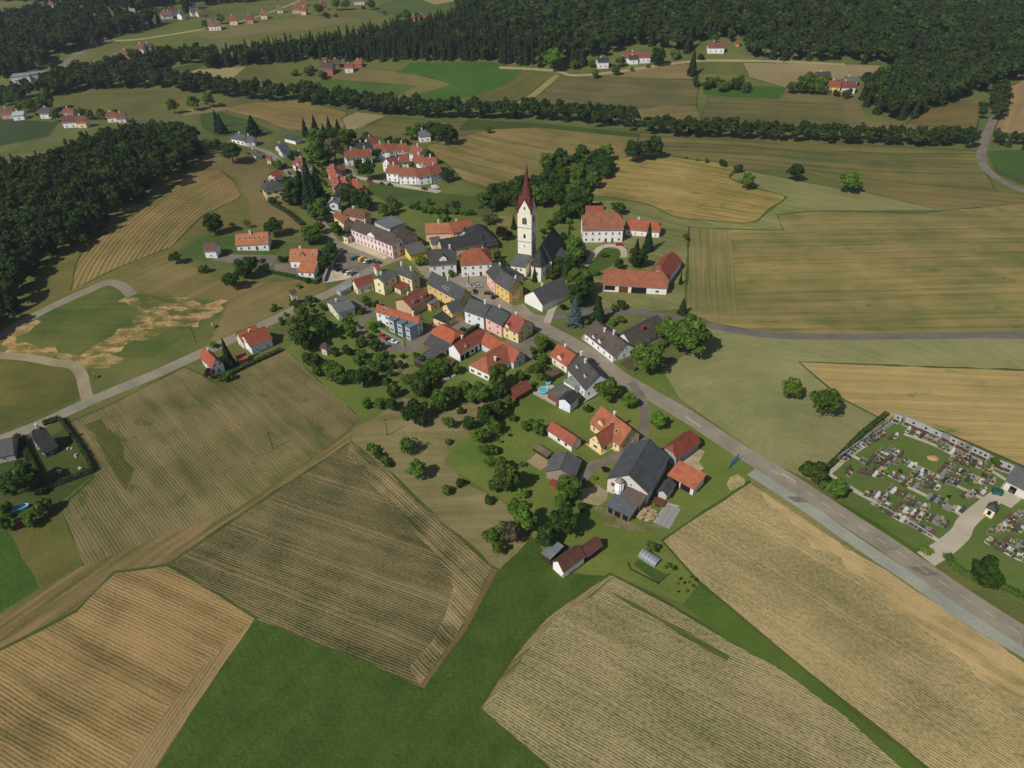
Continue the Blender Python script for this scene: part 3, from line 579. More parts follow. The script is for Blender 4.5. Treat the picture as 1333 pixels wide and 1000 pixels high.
def wood(name, P, conifer_share=.3, s0=.85, s1=1.35, tall=1.0):
    n = len(P); Z = Hn(P[:, 0], P[:, 1])
    me = bpy.data.meshes.new(name); me.from_pydata(np.c_[P, Z].tolist(), [], [])
    for nm, tp, val in (('k', 'INT', np.where(rng.random(n) < conifer_share, rng.integers(5, 7, n), rng.integers(0, 5, n)).astype(np.int32)),
                        ('s', 'FLOAT', rng.uniform(s0, s1, n).astype(np.float32)), ('r', 'FLOAT', rng.uniform(0, 6.28, n).astype(np.float32))):
        a = me.attributes.new(nm, tp, 'POINT'); a.data.foreach_set('value', val)
    o = bpy.data.objects.new(name, me); link(o); o['kind'] = 'stuff'
    ng = bpy.data.node_groups.new(name, 'GeometryNodeTree'); ng.interface.new_socket('Geometry', in_out='INPUT', socket_type='NodeSocketGeometry'); ng.interface.new_socket('Geometry', in_out='OUTPUT', socket_type='NodeSocketGeometry')
    N = ng.nodes; gi = N.new('NodeGroupInput'); go = N.new('NodeGroupOutput'); ip = N.new('GeometryNodeInstanceOnPoints'); gt = N.new('GeometryNodeGeometryToInstance')
    for s in (FB_+FCn)[::-1]:
        oi = N.new('GeometryNodeObjectInfo'); oi.inputs['Object'].default_value = s; oi.inputs['As Instance'].default_value = True
        ng.links.new(oi.outputs['Geometry'], gt.inputs[0])
    def attr(nm, tp):
        a = N.new('GeometryNodeInputNamedAttribute'); a.data_type = tp; a.inputs['Name'].default_value = nm; return a.outputs['Attribute']
    ng.links.new(gi.outputs[0], ip.inputs['Points']); ng.links.new(gt.outputs[0], ip.inputs['Instance']); ip.inputs['Pick Instance'].default_value = True
    ng.links.new(attr('k', 'INT'), ip.inputs['Instance Index'])
    cr = N.new('ShaderNodeCombineXYZ'); ng.links.new(attr('r', 'FLOAT'), cr.inputs[2]); ng.links.new(cr.outputs[0], ip.inputs['Rotation'])
    cs = N.new('ShaderNodeCombineXYZ'); sa = attr('s', 'FLOAT'); mm = N.new('ShaderNodeMath'); mm.operation = 'MULTIPLY'; mm.inputs[1].default_value = tall; ng.links.new(sa, mm.inputs[0])
    ng.links.new(sa, cs.inputs[0]); ng.links.new(sa, cs.inputs[1]); ng.links.new(mm.outputs[0], cs.inputs[2]); ng.links.new(cs.outputs[0], ip.inputs['Scale'])
    ng.links.new(ip.outputs[0], go.inputs[0]); md = o.modifiers.new('trees', 'NODES'); md.node_group = ng
    return o
wood('hill_wood', scatter(T(-110,245, 0,236, 60,224, 120,200, 150,190, 180,182, 240,187, 262,198, 262,211, 215,243, 150,287, 105,321, 62,345, 25,400, 0,440, -110,490), 6.6), .3, .8, 1.2)
wood('distant_wood', scatter(T(-140,108, 0,105, 20,99, 55,93, 66,80, 95,68, 132,59, 138,50, 178,46, 190,30, 130,26, 60,24, 0,36, -140,45), 8), .5, .9, 1.4)
wood('distant_wood', scatter(T(178,44, 205,36, 232,24, 236,15, 262,4, 240,0, 190,18, 140,10, 60,4, -140,-6, -140,-40, 300,-40, 560,-30, 600,-20, 590,-12, 480,-10, 330,2, 262,8, 235,22, 190,36), 9), .5, .9, 1.4)
wood('conifer_wood', scatter(T(268,92, 330,85, 400,80, 500,80, 645,82, 700,88, 700,60, 600,30, 500,46, 420,60, 330,73, 270,83), 6.5), .85, .85, 1.25)
wood('distant_wood', scatter(T(600,30, 700,60, 700,88, 762,87, 785,76, 880,68, 905,78, 960,76, 1030,80, 1120,84, 1150,85, 1165,92, 1122,122, 1126,145, 1150,158, 1182,160, 1205,144, 1240,135, 1280,122, 1310,108, 1336,104, 1480,92, 1480,-80, 560,-80),
     8.2, [((828, 78), 26), ((790, 86), 18), ((932, 68), 24), ((855, 76), 20), ((960,58), 8)]), .3, .9, 1.4)
def belt(pts, wd):
    ws = [W(p).to_2d() for p in pts]; out = []
    for a, b in zip(ws, ws[1:]):
        L = (b-a).length; d = (b-a)/L; n = Vector((-d.y, d.x)); s = 0
        while s < L:
            for k in range(max(1, int(wd/5.0))): out.append(a+d*(s+rng.uniform(-1.5, 1.5))+n*rng.uniform(-wd/2, wd/2))
            s += 5.2
    return np.array([(p.x, p.y) for p in out])
wood('tree_belt', belt(T(-40,140, 30,132, 60,124, 130,114, 205,112, 245,117, 300,124, 400,129, 450,139, 500,147, 560,151, 640,152, 700,153, 745,157, 790,163, 830,168), 19), .08, .7, 1.1)
wood('tree_belt', belt(T(62,114, 120,104, 170,98, 212,96), 40), .1, .6, 1.1)
wood('tree_belt', belt(T(185,88, 215,82, 262,76, 268,84), 24), .1, .6, 1.0)
wood('tree_belt', belt(T(838,173, 900,176, 1000,180, 1100,184, 1200,187, 1266,190), 17), .05, .62, .9)
wood('tree_belt', belt(T(1292,188, 1333,192, 1430,196), 10), .1, .5, .8)
wood('tree_belt', belt(T(1284,156, 1296,140, 1306,122), 14), .05, .6, .9)
def scatter_trees(pts, sp, r0, r1, kinds, group, clear=()):
    for x, y in scatter(pts, sp, clear): tree_at(Vector((x, y, H(x, y))), random.uniform(r0, r1), random.choice(kinds), 1, group)
G1 = 'trees of the wooded gully behind the church'
scatter_trees(T(622,266, 650,250, 700,236, 735,232, 770,222, 792,216, 796,226, 768,250, 757,262, 735,264, 720,272, 690,282, 655,286, 640,276), 8.5, .8, 1.25, ['mid', 'dark', 'dark'], G1)
scatter_trees(T(700,222, 735,214, 772,206, 790,208, 782,220, 745,226, 705,232), 9, .9, 1.25, ['dark', 'mid'], G1)
scatter_trees(T(903,110, 925,110, 960,114, 985,116, 982,122, 940,121, 905,118), 8, .7, 1.1, ['dark', 'mid'], 'trees between the far fields')
scatter_trees(T(600,262, 640,262, 640,272, 600,268), 8, .5, .8, ['dark', 'mid'], 'bushes along the green meadow')
GS = 'low garden shrubs of the village'
for pts, sp, cl in ((T(400,425, 470,405, 530,450, 600,500, 640,505, 560,515, 470,500), 7.5, ((520,440),(600,490))), (T(690,470, 700,455, 740,500, 700,500), 6, ()), (T(630,560, 680,530, 690,560, 660,660, 640,620), 11, ()), (T(440,190, 470,185, 480,210, 440,215), 7, ()),
                    (T(395,190, 440,200, 430,260, 405,280, 385,240), 8, ()), (T(470,265, 560,262, 640,270, 560,275), 9, ()), (T(20,600, 90,570, 110,610, 60,650), 12, ()), (T(345,400, 420,385, 440,400, 380,440), 7, ()), (T(700,300, 760,270, 760,330, 720,350), 8, ())):
    for x, y in scatter(pts, sp, ((c, 9) for c in cl)): tree_at(Vector((x, y, H(x, y))), random.uniform(.24, .52), random.choice(['bush', 'mid', 'dark', 'bush']), 1, GS)
# ------------------------------------------------------------------ single trees
def trs(crop, *v):
    k = 'mid'; i = 0
    while i < len(v):
        if isinstance(v[i], str): k = v[i]; i += 1
        else: tr(crop, v[i], v[i+1], v[i+2], k); i += 3
trs('Y', 'mid', 900,350,95, 1070,400,150, 750,570,125, 'mid', 425,820,98, 'light', 600,920,62, 'dark', 200,90,85, 250,50,60, 'purple', 75,175,30, 'bush', 540,160,50, 480,190,35, 540,280,38, 470,300,40, 870,470,38, 640,660,30, 260,300,30)
trs('P', 'light', 857,546,12, 'mid', 1031,506,14, 1075,523,20, 'sparse', 930,50,6)
trs('W', 'dark', 265,635,58, 'mid', 385,730,52, 'bush', 640,640,22, 1190,590,26, 860,550,9, 300,700,30)
trs('e', 'dark', 1200,325,48, 'bush', 993,243,22, 1085,290,18, 1100,305,14)
con('Y', 1020,110, 1015,235, wd=48); con('Y', 160,95, 172,320, 'spruce', 68); con('Y', 355,90, 350,300, wd=75); con('F', 700,265, 685,515, wd=55); con('F', 600,400, 590,540, wd=40)
con('F', 970,690, 970,800, wd=22); con('F', 172,350, 170,425, 'cypress', 14); con('F', 375,390, 375,440, 'cypress', 12)
trs('F', 'dark', 60,70,90, 110,150,75, 20,140,60, 265,115,38, 'mid', 430,130,58, 'dark', 600,570,80, 440,620,50, 'bush', 300,540,34, 240,700,34, 'mid', 100,800,105, 'light', 40,470,75, 'dark', 100,560,60, 'sparse', 1020,385,36, 'mid', 40,620,50)
trs('E', 'dark', 505,810,62, 'mid', 610,700,78, 'dark', 575,800,55, 'mid', 640,920,85, 'dark', 440,870,42, 540,860,48, 'mid', 480,460,40, 'dark', 600,360,90, 670,330,80, 530,420,50)
con('E', 557,480, 560,640, 'cypress', 24); con('E', 310,815, 310,925, wd=30); con('E', 355,810, 355,900, wd=24); con('E', 160,440, 160,545, wd=26)
trs('D', 'purple', 950,265,80, 1020,290,45, 'mid', 890,520,50, 'dark', 940,600,55, 'light', 395,720,38, 'bush', 80,580,60, 30,600,50, 340,110,40, 300,90,40, 'grey', 780,130,60, 850,100,60)
trs('Q', 'dark', 350,125,70, 'sparse', 500,135,28, 610,120,35, 'dark', 820,145,68, 45,390,48, 'bush', 265,485,38, 'dark', 590,480,75, 490,560,72, 660,440,52, 'bush', 885,410,36, 930,400,20, 'mid', 1120,200,75, 1180,150,50, 1090,240,50, 'bush', 1020,620,24, 1100,580,26, 700,330,12)
trs('R', 'dark', 380,225,33, 430,240,28, 'bush', 1085,780,24, 1150,940,32, 'purple', 1070,920,28)
con('a', 790,108, 800,205, wd=26)
trs('A', 'dark', 330,300,85, 'mid', 200,240,50, 130,240,45, 'mid', 1090,220,75, 'light', 1240,175,38, 'grey', 1230,290,100, 'mid', 1090,330,85, 'bush', 740,430,46, 800,440,30, 'dark', 880,670,90, 830,710,60, 'bush', 700,740,46, 'mid', 1130,820,85, 1060,850,60, 'bush', 860,360,40, 900,330,30, 650,600,30, 610,650,26)
for a in ((270,20, 270,160, 55), (220,40,225,150,35), (520,0, 540,175, 95), (990,20, 990,190, 45), (1080,0, 1080,190, 60), (1200,8, 1200,170, 45), (1275,30, 1275,180, 45), (1150,70,1150,200,36), (1030,370, 1040,760, 100), (960,450, 965,740, 85), (1115,430, 1110,750, 90), (1010,540,1020,800,90), (1070,560,1075,800,80)): con('A', *a[:4], wd=a[4])
trs('B', 'dark', 385,470,75, 310,430,45, 465,330,46, 930,360,58, 1080,510,55, 'mid', 770,445,38, 'dark', 220,690,75, 310,720,75, 385,760,60, 'mid', 530,810,60, 'grey', 590,750,55, 'mid', 620,800,45, 'dark', 970,130,75, 1060,155,85, 1130,180,50, 'mid', 845,130,55, 760,155,50, 'bush', 650,225,40, 570,215,40, 720,230,35, 'light', 240,540,28, 'mid', 200,200,60, 'dark', 250,180,50, 380,190,50, 80,150,60)
trs('B', 'bush', 760,785,36, 820,800,36, 880,815,38, 940,825,38, 1000,830,38, 1060,835,38, 1160,835,34, 1220,840,34, 1280,840,34, 1060,890,40)
trs('C', 'mid', 150,400,65, 'bush', 555,745,26, 'dark', 60,660,90, 20,760,80, 100,620,60)
trs('m', 'dark', 420,310,80, 340,260,75, 'mid', 230,190,72, 150,270,62, 'dark', 240,400,100, 'mid', 150,390,55, 330,380,60, 'mid', 500,690,108, 'dark', 300,590,78, 740,740,92, 'mid', 640,340,58, 'bush', 600,290,40, 730,430,56, 'mid', 850,460,60, 'bush', 625,190,38, 830,290,40, 'mid', 860,640,55, 900,560,50, 'bush', 670,180,26, 720,180,26, 800,100,40, 860,110,40, 760,60,34,
    'mid', 1150,760,62, 'dark', 1010,860,58, 'mid', 890,960,48, 780,970,44, 'mid', 1240,830,70, 1290,700,60, 40,240,26, 700,590,45, 440,640,50, 350,690,45, 780,690,45)
trs('l', 'dark', 260,500,100, 330,590,52, 'mid', 480,420,85, 'dark', 600,350,80, 'mid', 700,310,75, 830,330,85, 760,370,60, 990,215,100, 'dark', 1000,330,70, 880,540,88, 970,480,82, 740,600,62, 'light', 555,600,56, 'bush', 665,500,36, 555,770,32, 'mid', 850,700,66, 'sparse', 900,830,55, 'mid', 960,640,55, 1080,420,50,
    'mid', 420,110,80, 520,120,75, 'dark', 330,230,82, 300,310,72, 'mid', 620,130,50, 80,330,55, 'dark', 60,440,52, 'sparse', 190,790,62, 'bush', 1120,560,38, 1090,710,20, 1010,765,20, 1270,580,20, 'mid', 400,250,60, 1180,190,50)
trs('c', 'bush', 352,352,17, 368,365,18, 384,380,19, 400,395,19, 414,412,17, 'mid', 515,430,36, 'sparse', 480,345,34, 'bush', 615,500,24, 665,475,20, 765,535,20, 'mid', 755,358,26, 'sparse', 765,400,22, 'mid', 808,410,30, 825,465,48, 790,480,30, 'bush', 880,515,22, 'mid', 935,285,26, 'mid', 780,660,40, 'grey', 830,640,44, 'light', 885,600,46, 'mid', 855,560,26, 'dark', 1020,610,54, 'dark', 958,665,42, 'mid', 1045,495,44, 1015,540,26, 'bush', 1090,560,20, 'sparse', 740,310,34, 785,285,28, 'purple', 1165,427,12, 'bush', 1130,460,10, 880,410,12, 'mid', 795,700,26)
trs('J', 'light', 1050,240,70, 1000,200,50, 1100,200,40, 'mid', 1000,490,85, 1060,400,60, 950,300,40, 'bush', 1140,260,30, 900,520,40, 1020,590,40, 860,600,40, 960,660,36)
trs('L', 'bush', 890,600,45, 1290,520,30, 380,240,26)
trs('k', 'dark', 200,760,175, 'mid', 60,860,90, 'bush', 430,910,60, 100,1180,40)
trs('a', 'light', 18,752,26, 'mid', 130,705,30, 'purple', 70,745,20, 'mid', 100,740,26, 155,685,28, 'mid', 20,700,22)
trs('T', 'mid', 450,375,20, 555,358,22, 'bush', 635,352,14, 720,336,12, 'dark', 770,290,36, 'mid', 345,325,22, 'light', 240,305,44, 'mid', 430,320,20, 580,310,26, 'dark', 645,765,48, 700,760,46, 755,755,44, 'bush', 1180,860,26, 'mid', 1230,920,38, 'bush', 915,805,8, 1100,832,22, 970,812,12, 1020,820,14, 860,275,30, 990,290,20)
con('T', 940,250, 942,385, wd=30)
trs('U', 'dark', 170,870,44, 'mid', 440,922,50, 'bush', 495,942,18, 'mid', 150,440,30, 205,435,34, 255,435,34, 300,440,34, 240,400,30, 320,405,26, 'bush', 340,470,14, 375,475,22, 430,480,28, 250,460,20)
trs('V', 'mid', 880,540,30, 985,525,30, 1062,510,30, 'bush', 1130,535,12, 'mid', 160,530,46, 240,515,40, 60,500,40, 100,540,30, 515,580,24, 415,575,28, 455,585,22, 590,572,20, 275,590,26, 545,300,20, 665,275,22, 700,278,20, 820,265,14, 1045,125,18, 1125,95,22)
con('V', 1130,580, 1135,680, wd=34); con('V', 1110,560,1112,650, wd=24)
trs('S', 'bush', 210,372,20, 275,368,24, 355,383,26, 295,348,20, 'mid', 1195,655,20, 330,45,26, 'bush', 370,78,18, 420,80,10, 'mid', 600,22,20, 'mid', 780,75,28, 740,80,20, 830,85,18, 'bush', 665,65,14, 560,40,12, 'mid', 420,20,24, 470,18,24)
trs('i', 'mid', 975,42, 30, 'bush', 1120,210,9, 1140,230,9, 1105,235,8, 1165,225,8, 1185,245,10, 1110,275,8, 1155,270,9, 1200,215,10, 1175,200,8, 1060,140,16, 1090,155,14, 1040,150,12)
trs('W', 'bush', 560,610,12, 700,640,12, 830,660,12, 930,680,12, 1080,600,14, 1020,640,12, 720,710,14, 850,800,14, 690,880,10, 760,830,12, 950,770,12, 640,780,10, 1130,660,14, 1060,700,12, 520,590,10, 610,560,10, 900,900,12, 1180,580,18, 1150,610,14)
# ------------------------------------------------------------------ building materials
_rc = {}
def roof_mat(rgb):
    if rgb in _rc: return _rc[rgb]
    t = NT('roof_tiles'); o = t.n('ShaderNodeTexCoord').outputs['Object']; oi = t.n('ShaderNodeObjectInfo').outputs['Random']
    n1 = t.noise(o, .35, 5, .65); n2 = t.noise(t.vmul(o, 1, 1, 3), 3.2, 3, .7)
    se = t.n('ShaderNodeSeparateXYZ'); t.put(se.inputs[0], o); crs = t.math('SINE', t.math('MULTIPLY', se.outputs[2], 2*math.pi/.24))
    A = P8((min(255, rgb[0]*1.03), rgb[1]*1.08, rgb[2]*1.0), .68, .1); B = P8((rgb[0]*.76, rgb[1]*.8, rgb[2]*.78), .68, .14)
    c = t.mix(t.smooth(t.math('ADD', t.math('MULTIPLY', n1, .8), t.math('MULTIPLY', n2, .5)), .35, .95), A, B)
    c = t.mix(t.math('MULTIPLY', t.smooth(t.noise(o, .8, 4, .7), .56, .72), .35), c, P8((110, 104, 84), .9))
    t.bump(t.math('ADD', crs, n2), .5, .04); t.b.inputs['Roughness'].default_value = .75; t.b.inputs['Specular IOR Level'].default_value = .3
    _rc[rgb] = t.base(c); return _rc[rgb]
_wc = {}
def wall_mat(rgb, rough=.85, name='plaster'):
    if (rgb, name) in _wc: return _wc[(rgb, name)]
    t = NT(name); o = t.n('ShaderNodeTexCoord').outputs['Object']; n = t.noise(o, .7, 4, .6); se = t.n('ShaderNodeSeparateXYZ'); t.put(se.inputs[0], o)
    dirt = t.math('MULTIPLY', t.smooth(t.math('SUBTRACT', t.math('MULTIPLY', n, 2.2), se.outputs[2]), -.1, 1.1), .14)
    c = t.mix(t.smooth(n, .3, .8), P8(rgb, 1.12, .16), P8(tuple(c*.94 for c in rgb), 1.12, .16)); c = t.mix(dirt, c, P8((120, 110, 92), .9))
    t.b.inputs['Roughness'].default_value = rough; _wc[(rgb, name)] = t.base(c); return _wc[(rgb, name)]
def flat_mat(name, rgb, rough=.6, metal=0, spec=.3):
    t = NT(name); t.b.inputs['Roughness'].default_value = rough; t.b.inputs['Metallic'].default_value = metal; t.b.inputs['Specular IOR Level'].default_value = spec
    return t.base(t.mix(t.noise(t.n('ShaderNodeTexCoord').outputs['Object'], 2.0, 3), P8(rgb, .95), P8(tuple(c*.85 for c in rgb), .95)))
def wood_mat(rgb):
    t = NT('wood'); o = t.n('ShaderNodeTexCoord').outputs['Object']
    return t.base(t.mix(t.noise(t.vmul(o, 5, 5, .4), 1.5, 4, .6), P8(rgb, .95), P8(tuple(c*.6 for c in rgb), .95)))
GLASS = flat_mat('window_glass', (38, 42, 48), .12, 0, .6); FRAME = flat_mat('white_frame', (222, 218, 210), .5); STONE = flat_mat('stone', (176, 168, 156), .8)
DARK = flat_mat('dark_interior', (30, 27, 25), .9); WOODB = wood_mat((116, 78, 52)); WOODD = wood_mat((84, 60, 46)); METAL = flat_mat('grey_metal', (150, 154, 158), .45, .5)
BRICK = wood_mat((160, 78, 56)); CONC = flat_mat('concrete', (150, 146, 138), .85)
def win_mesh(w_, h_):
    m = MB(); t = .11
    m.box(-w_/2, -.07, 0, w_/2, .0, t).box(-w_/2, -.07, h_-t, w_/2, 0, h_).box(-w_/2, -.07, t, -w_/2+t, 0, h_-t).box(w_/2-t, -.07, t, w_/2, 0, h_-t).box(-.04, -.06, t, .04, 0, h_-t)
    m.box(-w_/2-.08, -.14, -.07, w_/2+.08, 0, 0)
    return m.mesh('window_frame', FRAME), MB().box(-w_/2+t, -.03, t, w_/2-t, .02, h_-t).mesh('pane', GLASS)
WIN = {'n': win_mesh(1.1, 1.45), 's': win_mesh(.9, .95), 'w': win_mesh(1.9, 1.35), 't': win_mesh(1.15, 2.0)}
SHUT = MB().box(-1.05, -.09, .02, -.6, -.01, 1.43).box(.6, -.09, .02, 1.05, -.01, 1.43).mesh('shutter', WOODD)
def window(par, kind, x, y, z, rz, shut=False):
    f, p = WIN[kind]; o = ob('window', f, par, (x, y, z), rz); ob('pane', p, o)
    if shut: ob('shutter', SHUT, o)
CHIM = MB().box(-.45, -.35, 0, .45, .35, 2.2).box(-.55, -.45, 2.2, .55, .45, 2.36).box(-.2, -.2, 2.36, .2, .2, 2.6).mesh('chimney', wall_mat((200, 190, 178)))
CHIMB = MB().box(-.5, -.45, 0, .5, .45, 2.4).box(-.6, -.55, 2.4, .6, .55, 2.55).mesh('chimney', BRICK)
SKY = MB().box(-.55, -.7, 0, .55, .7, .14).mesh('skylight', FRAME); SKYP = MB().box(-.45, -.6, .13, .45, .6, .17).mesh('pane', GLASS)
LANDMARKS = []
WHITE = (226, 222, 214); CREAM = (222, 206, 166); YEL = (226, 186, 96); PEACH = (226, 182, 142); GREYW = (168, 170, 172)
RED = (178, 96, 66); ORG = (206, 118, 76); DRED = (136, 72, 54); BRN = (98, 80, 72); GRY = (104, 100, 102); DRK = (70, 67, 70); LGR = (136, 138, 140)
def house(name, label, crop, p1, p2, dep, eave, rise, f=1.0, ridge='x', wall=WHITE, roof=RED, over=.45, kind='gable', win='auto', chim=(), dorm=(), sky=(), open_=(), cat='house', group=None, wmat=None, shut=False, back=False, floors=None, sp=3.1, door=None, near=None, side='lr', rmat=None):
    a = W(cp(crop, *p1), eave); b = W(cp(crop, *p2), eave)
    d = (b-a).to_2d(); L = d.length; d.normalize(); yv = Vector((-d.y, d.x))
    if isinstance(dep, tuple): c = W(cp(crop, *dep), eave); D = abs((c-a).to_2d().dot(yv))
    else: D = dep
    D = max(D, 1.5); ctr = a.to_2d()+d*L/2+yv*D/2; zb = H(ctr.x, ctr.y)
    t = thing(name, label, cat, (a.x, a.y, zb), math.atan2(d.y, d.x), group)
    wm = wmat or wall_mat(wall); rm = rmat or roof_mat(roof)
    if ridge == 'x': UL, VW = L, D; tf = lambda u, v: (u, v)
    else: UL, VW = D, L; tf = lambda u, v: (L-v, u)
    o = over; th = .2; sl = rise/(VW/2)
    rb, wb = MB(), MB()
    def V3(u, v, z): x, y = tf(u, v); return (x, y, z)
    if kind == 'flat':
        rb.box(0, 0, eave-.05, L, D, eave+.12); rb.box(0, 0, eave+.12, L, .22, eave+.3).box(0, D-.22, eave+.12, L, D, eave+.3).box(0, .22, eave+.12, .22, D-.22, eave+.3).box(L-.22, .22, eave+.12, L, D-.22, eave+.3)
        o = min(over, .25); wb.box(o, o, -1.5, L-o, D-o, eave-.06)
    elif kind == 'shed':
        z0, z1 = eave, eave+rise
        rb.add([(0,0,z0),(L,0,z0),(L,D,z1),(0,D,z1),(0,0,z0-th),(L,0,z0-th),(L,D,z1-th),(0,D,z1-th)], [(0,1,2,3),(7,6,5,4),(4,5,1,0),(5,6,2,1),(6,7,3,2),(7,4,0,3)])
        q = lambda y: z0+(z1-z0)*y/D-th-.01
        wb.add([(o,o,-1.5),(L-o,o,-1.5),(L-o,D-o,-1.5),(o,D-o,-1.5),(o,o,q(o)),(L-o,o,q(o)),(L-o,D-o,q(D-o)),(o,D-o,q(D-o))], [(3,2,1,0),(4,5,6,7),(0,1,5,4),(1,2,6,5),(2,3,7,6),(3,0,4,7)])
    else:
        ins = (1-f)*VW/2*.95; ins = min(ins, UL/2-.1); h2 = VW/2
        zr = eave+rise
        e0 = [(0, 0, eave), (UL, 0, eave), (UL, VW, eave), (0, VW, eave)]
        R0, R1 = (ins, h2, zr), (UL-ins, h2, zr)
        if f > .98: top = e0+[R0, R1]; fs = [(0, 1, 5, 4), (2, 3, 4, 5)]; loop = [0, 1, 5, 2, 3, 4]
        elif f < .02: top = e0+[R0, R1]; fs = [(0, 1, 5, 4), (2, 3, 4, 5), (1, 2, 5), (3, 0, 4)]; loop = [0, 1, 2, 3]
        else:
            g = f*h2; zg = eave+rise*f
            top = e0+[R0, R1, (0, g, zg), (0, VW-g, zg), (UL, g, zg), (UL, VW-g, zg)]
            fs = [(0, 1, 8, 5, 4, 6), (2, 3, 7, 4, 5, 9), (8, 9, 5), (7, 6, 4)]; loop = [0, 1, 8, 9, 2, 3, 7, 6]
        n = len(top); vs = [V3(*p) for p in top]+[V3(p[0], p[1], p[2]-th) for p in top]
        ff = list(fs)+[tuple(n+i for i in q[::-1]) for q in fs]
        ff += [(loop[(i+1) % len(loop)], loop[i], n+loop[i], n+loop[(i+1) % len(loop)]) for i in range(len(loop))]
        ff = [tuple(q[::-1]) if i >= 2*len(fs) else q for i, q in enumerate(ff)]
        rb.add(vs, ff)
        ra, rc_ = V3(*R0), V3(*R1); rb.tube((ra[0], ra[1], ra[2]+.02), (rc_[0], rc_[1], rc_[2]+.02), .13, .13, 6)
        zt = lambda v: eave+sl*min(v, VW-v)-th-.02
        zc = eave+rise*f-th-.02 if f > .02 else zt(o)
        prof = [(o, zt(o))]
        if f > .98: prof += [(h2, zr-th-.02)]
        elif f*h2 > o+.1: prof += [(f*h2, zc), (VW-f*h2, zc)]
        prof += [(VW-o, zt(VW-o))]
        k = len(prof)+2; ring = [(o, -1.5)]+prof+[(VW-o, -1.5)]
        vs = [V3(o, v, z) for v, z in ring]+[V3(UL-o, v, z) for v, z in ring]
        fs2 = [tuple(range(k)), tuple(range(2*k-1, k-1, -1))]+[(i, k+i, k+(i+1) % k, (i+1) % k) for i in range(k)]
        wb.add(vs, fs2)
    ro = ob('roof', rb.mesh('roof', rm), t); ob('wall', wb.mesh('wall', wm), t)
    # windows
    if win:
        fl = floors if floors is not None else max(1, int((eave+.3)/2.75)); kd = 'n' if win == 'auto' else win
        def run(length, place):
            n_ = max(1, int((length-1.6)/sp))
            for i in range(n_):
                s = (i+.5)*length/n_
                for k_ in range(fl):
                    if door is not None and k_ == 0 and place is front and i == int(door*n_): continue
                    z = (.85+k_*(eave-.2)/fl) if eave > 2.4 else .7
                    place(s, z)
        front = lambda s, z: window(t, kd, o+s, o, z, 0, shut)
        run(L-2*o, front)
        if 'l' in side: run(D-2*o, lambda s, z: window(t, kd, o, D-o-s, z, -math.pi/2, shut))
        if 'r' in side: run(D-2*o, lambda s, z: window(t, kd, L-o, o+s, z, math.pi/2, shut))
        if kind == 'gable' and f > .45 and rise > 2.8:
            for s_ in (-1, 1):
                if ridge == 'x':
                    window(t, 's', o, D/2+s_*1.1, eave+.35, -math.pi/2); window(t, 's', L-o, D/2+s_*1.1, eave+.35, math.pi/2)
                else: window(t, 's', L/2+s_*1.1, o, eave+.35, 0)
    if door is not None:
        x = o+(int(door*max(1, int((L-2*o-1.6)/sp)))+.5)*(L-2*o)/max(1, int((L-2*o-1.6)/sp)); dd = ob('door', MB().box(-.6, -.09, 0, .6, 0, 2.2).mesh('door', WOODB), t, (x, o, .05))
        ob('handle', MB().box(.4, -.14, 1.0, .5, -.09, 1.1).mesh('handle', METAL), dd)
    for it in open_:
        x0, x1, z0, z1 = it[:4]; mt = it[4] if len(it) > 4 else DARK
        ob('barn_door' if mt is not DARK else 'opening', MB().box(x0*L, -.08, z0, x1*L, .02, z1).mesh('opening', mt), t, (0, o, 0))
    zs = lambda v: eave+rise*(min(v, VW-v)/(VW/2)) if kind == 'gable' else eave+rise*v/VW
    for ch in chim:
        x, y = tf(ch[0]*UL, ch[1]*VW); ob('chimney', CHIMB if len(ch) > 2 else CHIM, t, (x, y, zs(ch[1]*VW)-.5))
    if kind == 'gable' and eave > 2.5:
        for v_ in (0, VW): ob('gutter', MB().tube(V3(0, v_, eave-.1), V3(UL, v_, eave-.1), .1, .1, 5).mesh('gutter', METAL), t)
    if not chim and cat in ('house', 'farmhouse', 'row_house', 'town house') and kind == 'gable' and L*D > 45:
        x, y = tf(.35*UL, .56*VW); ob('chimney', CHIM, t, (x, y, zs(.56*VW)-.7))
    for u_, v_ in sky:
        x, y = tf(u_*UL, v_*VW); s = ob('skylight', SKY, t, (x, y, zs(v_*VW)-.02)); an = math.atan(sl)*(1 if v_ < .5 else -1)
        s.rotation_euler = Matrix.Rotation(math.pi/2 if ridge == 'y' else 0, 3, 'Z').to_4x4().to_euler() if False else (Matrix.Rotation(math.pi/2 if ridge == 'y' else 0, 3, 'Z') @ Matrix.Rotation(an, 3, 'X')).to_euler(); ob('pane', SKYP, s)
    for dm in dorm:                                   # (u, v front, width, height, wall, roof)
        u_, v_, wd, hh = dm[:4]; v0 = v_*VW; z0 = zs(v0)-.1; zt_ = z0+hh; v1 = min(VW/2, v0+(hh+wd*.35)/sl); flat = len(dm) > 5 and dm[5] == 'flat'
        m = MB(); uu = u_*UL; x_ = [V3(uu-wd/2, v0, z0), V3(uu+wd/2, v0, z0), V3(uu+wd/2, v0, zt_), V3(uu-wd/2, v0, zt_), V3(uu-wd/2, v1, zt_-.02), V3(uu+wd/2, v1, zt_-.02), V3(uu-wd/2, v1, z0), V3(uu+wd/2, v1, z0), V3(uu, v0, zt_+wd*.38), V3(uu, v1, zt_+wd*.38)]
        m.add(x_, [(0, 1, 2, 3), (1, 7, 5, 2), (6, 0, 3, 4)] + ([] if flat else [(3, 2, 8)]))
        dd = ob('dormer', m.mesh('dormer', wall_mat(dm[4]) if len(dm) > 4 else wm), t)
        q = .18; m = MB(); za = zt_; zp = zt_+wd*.38+.08
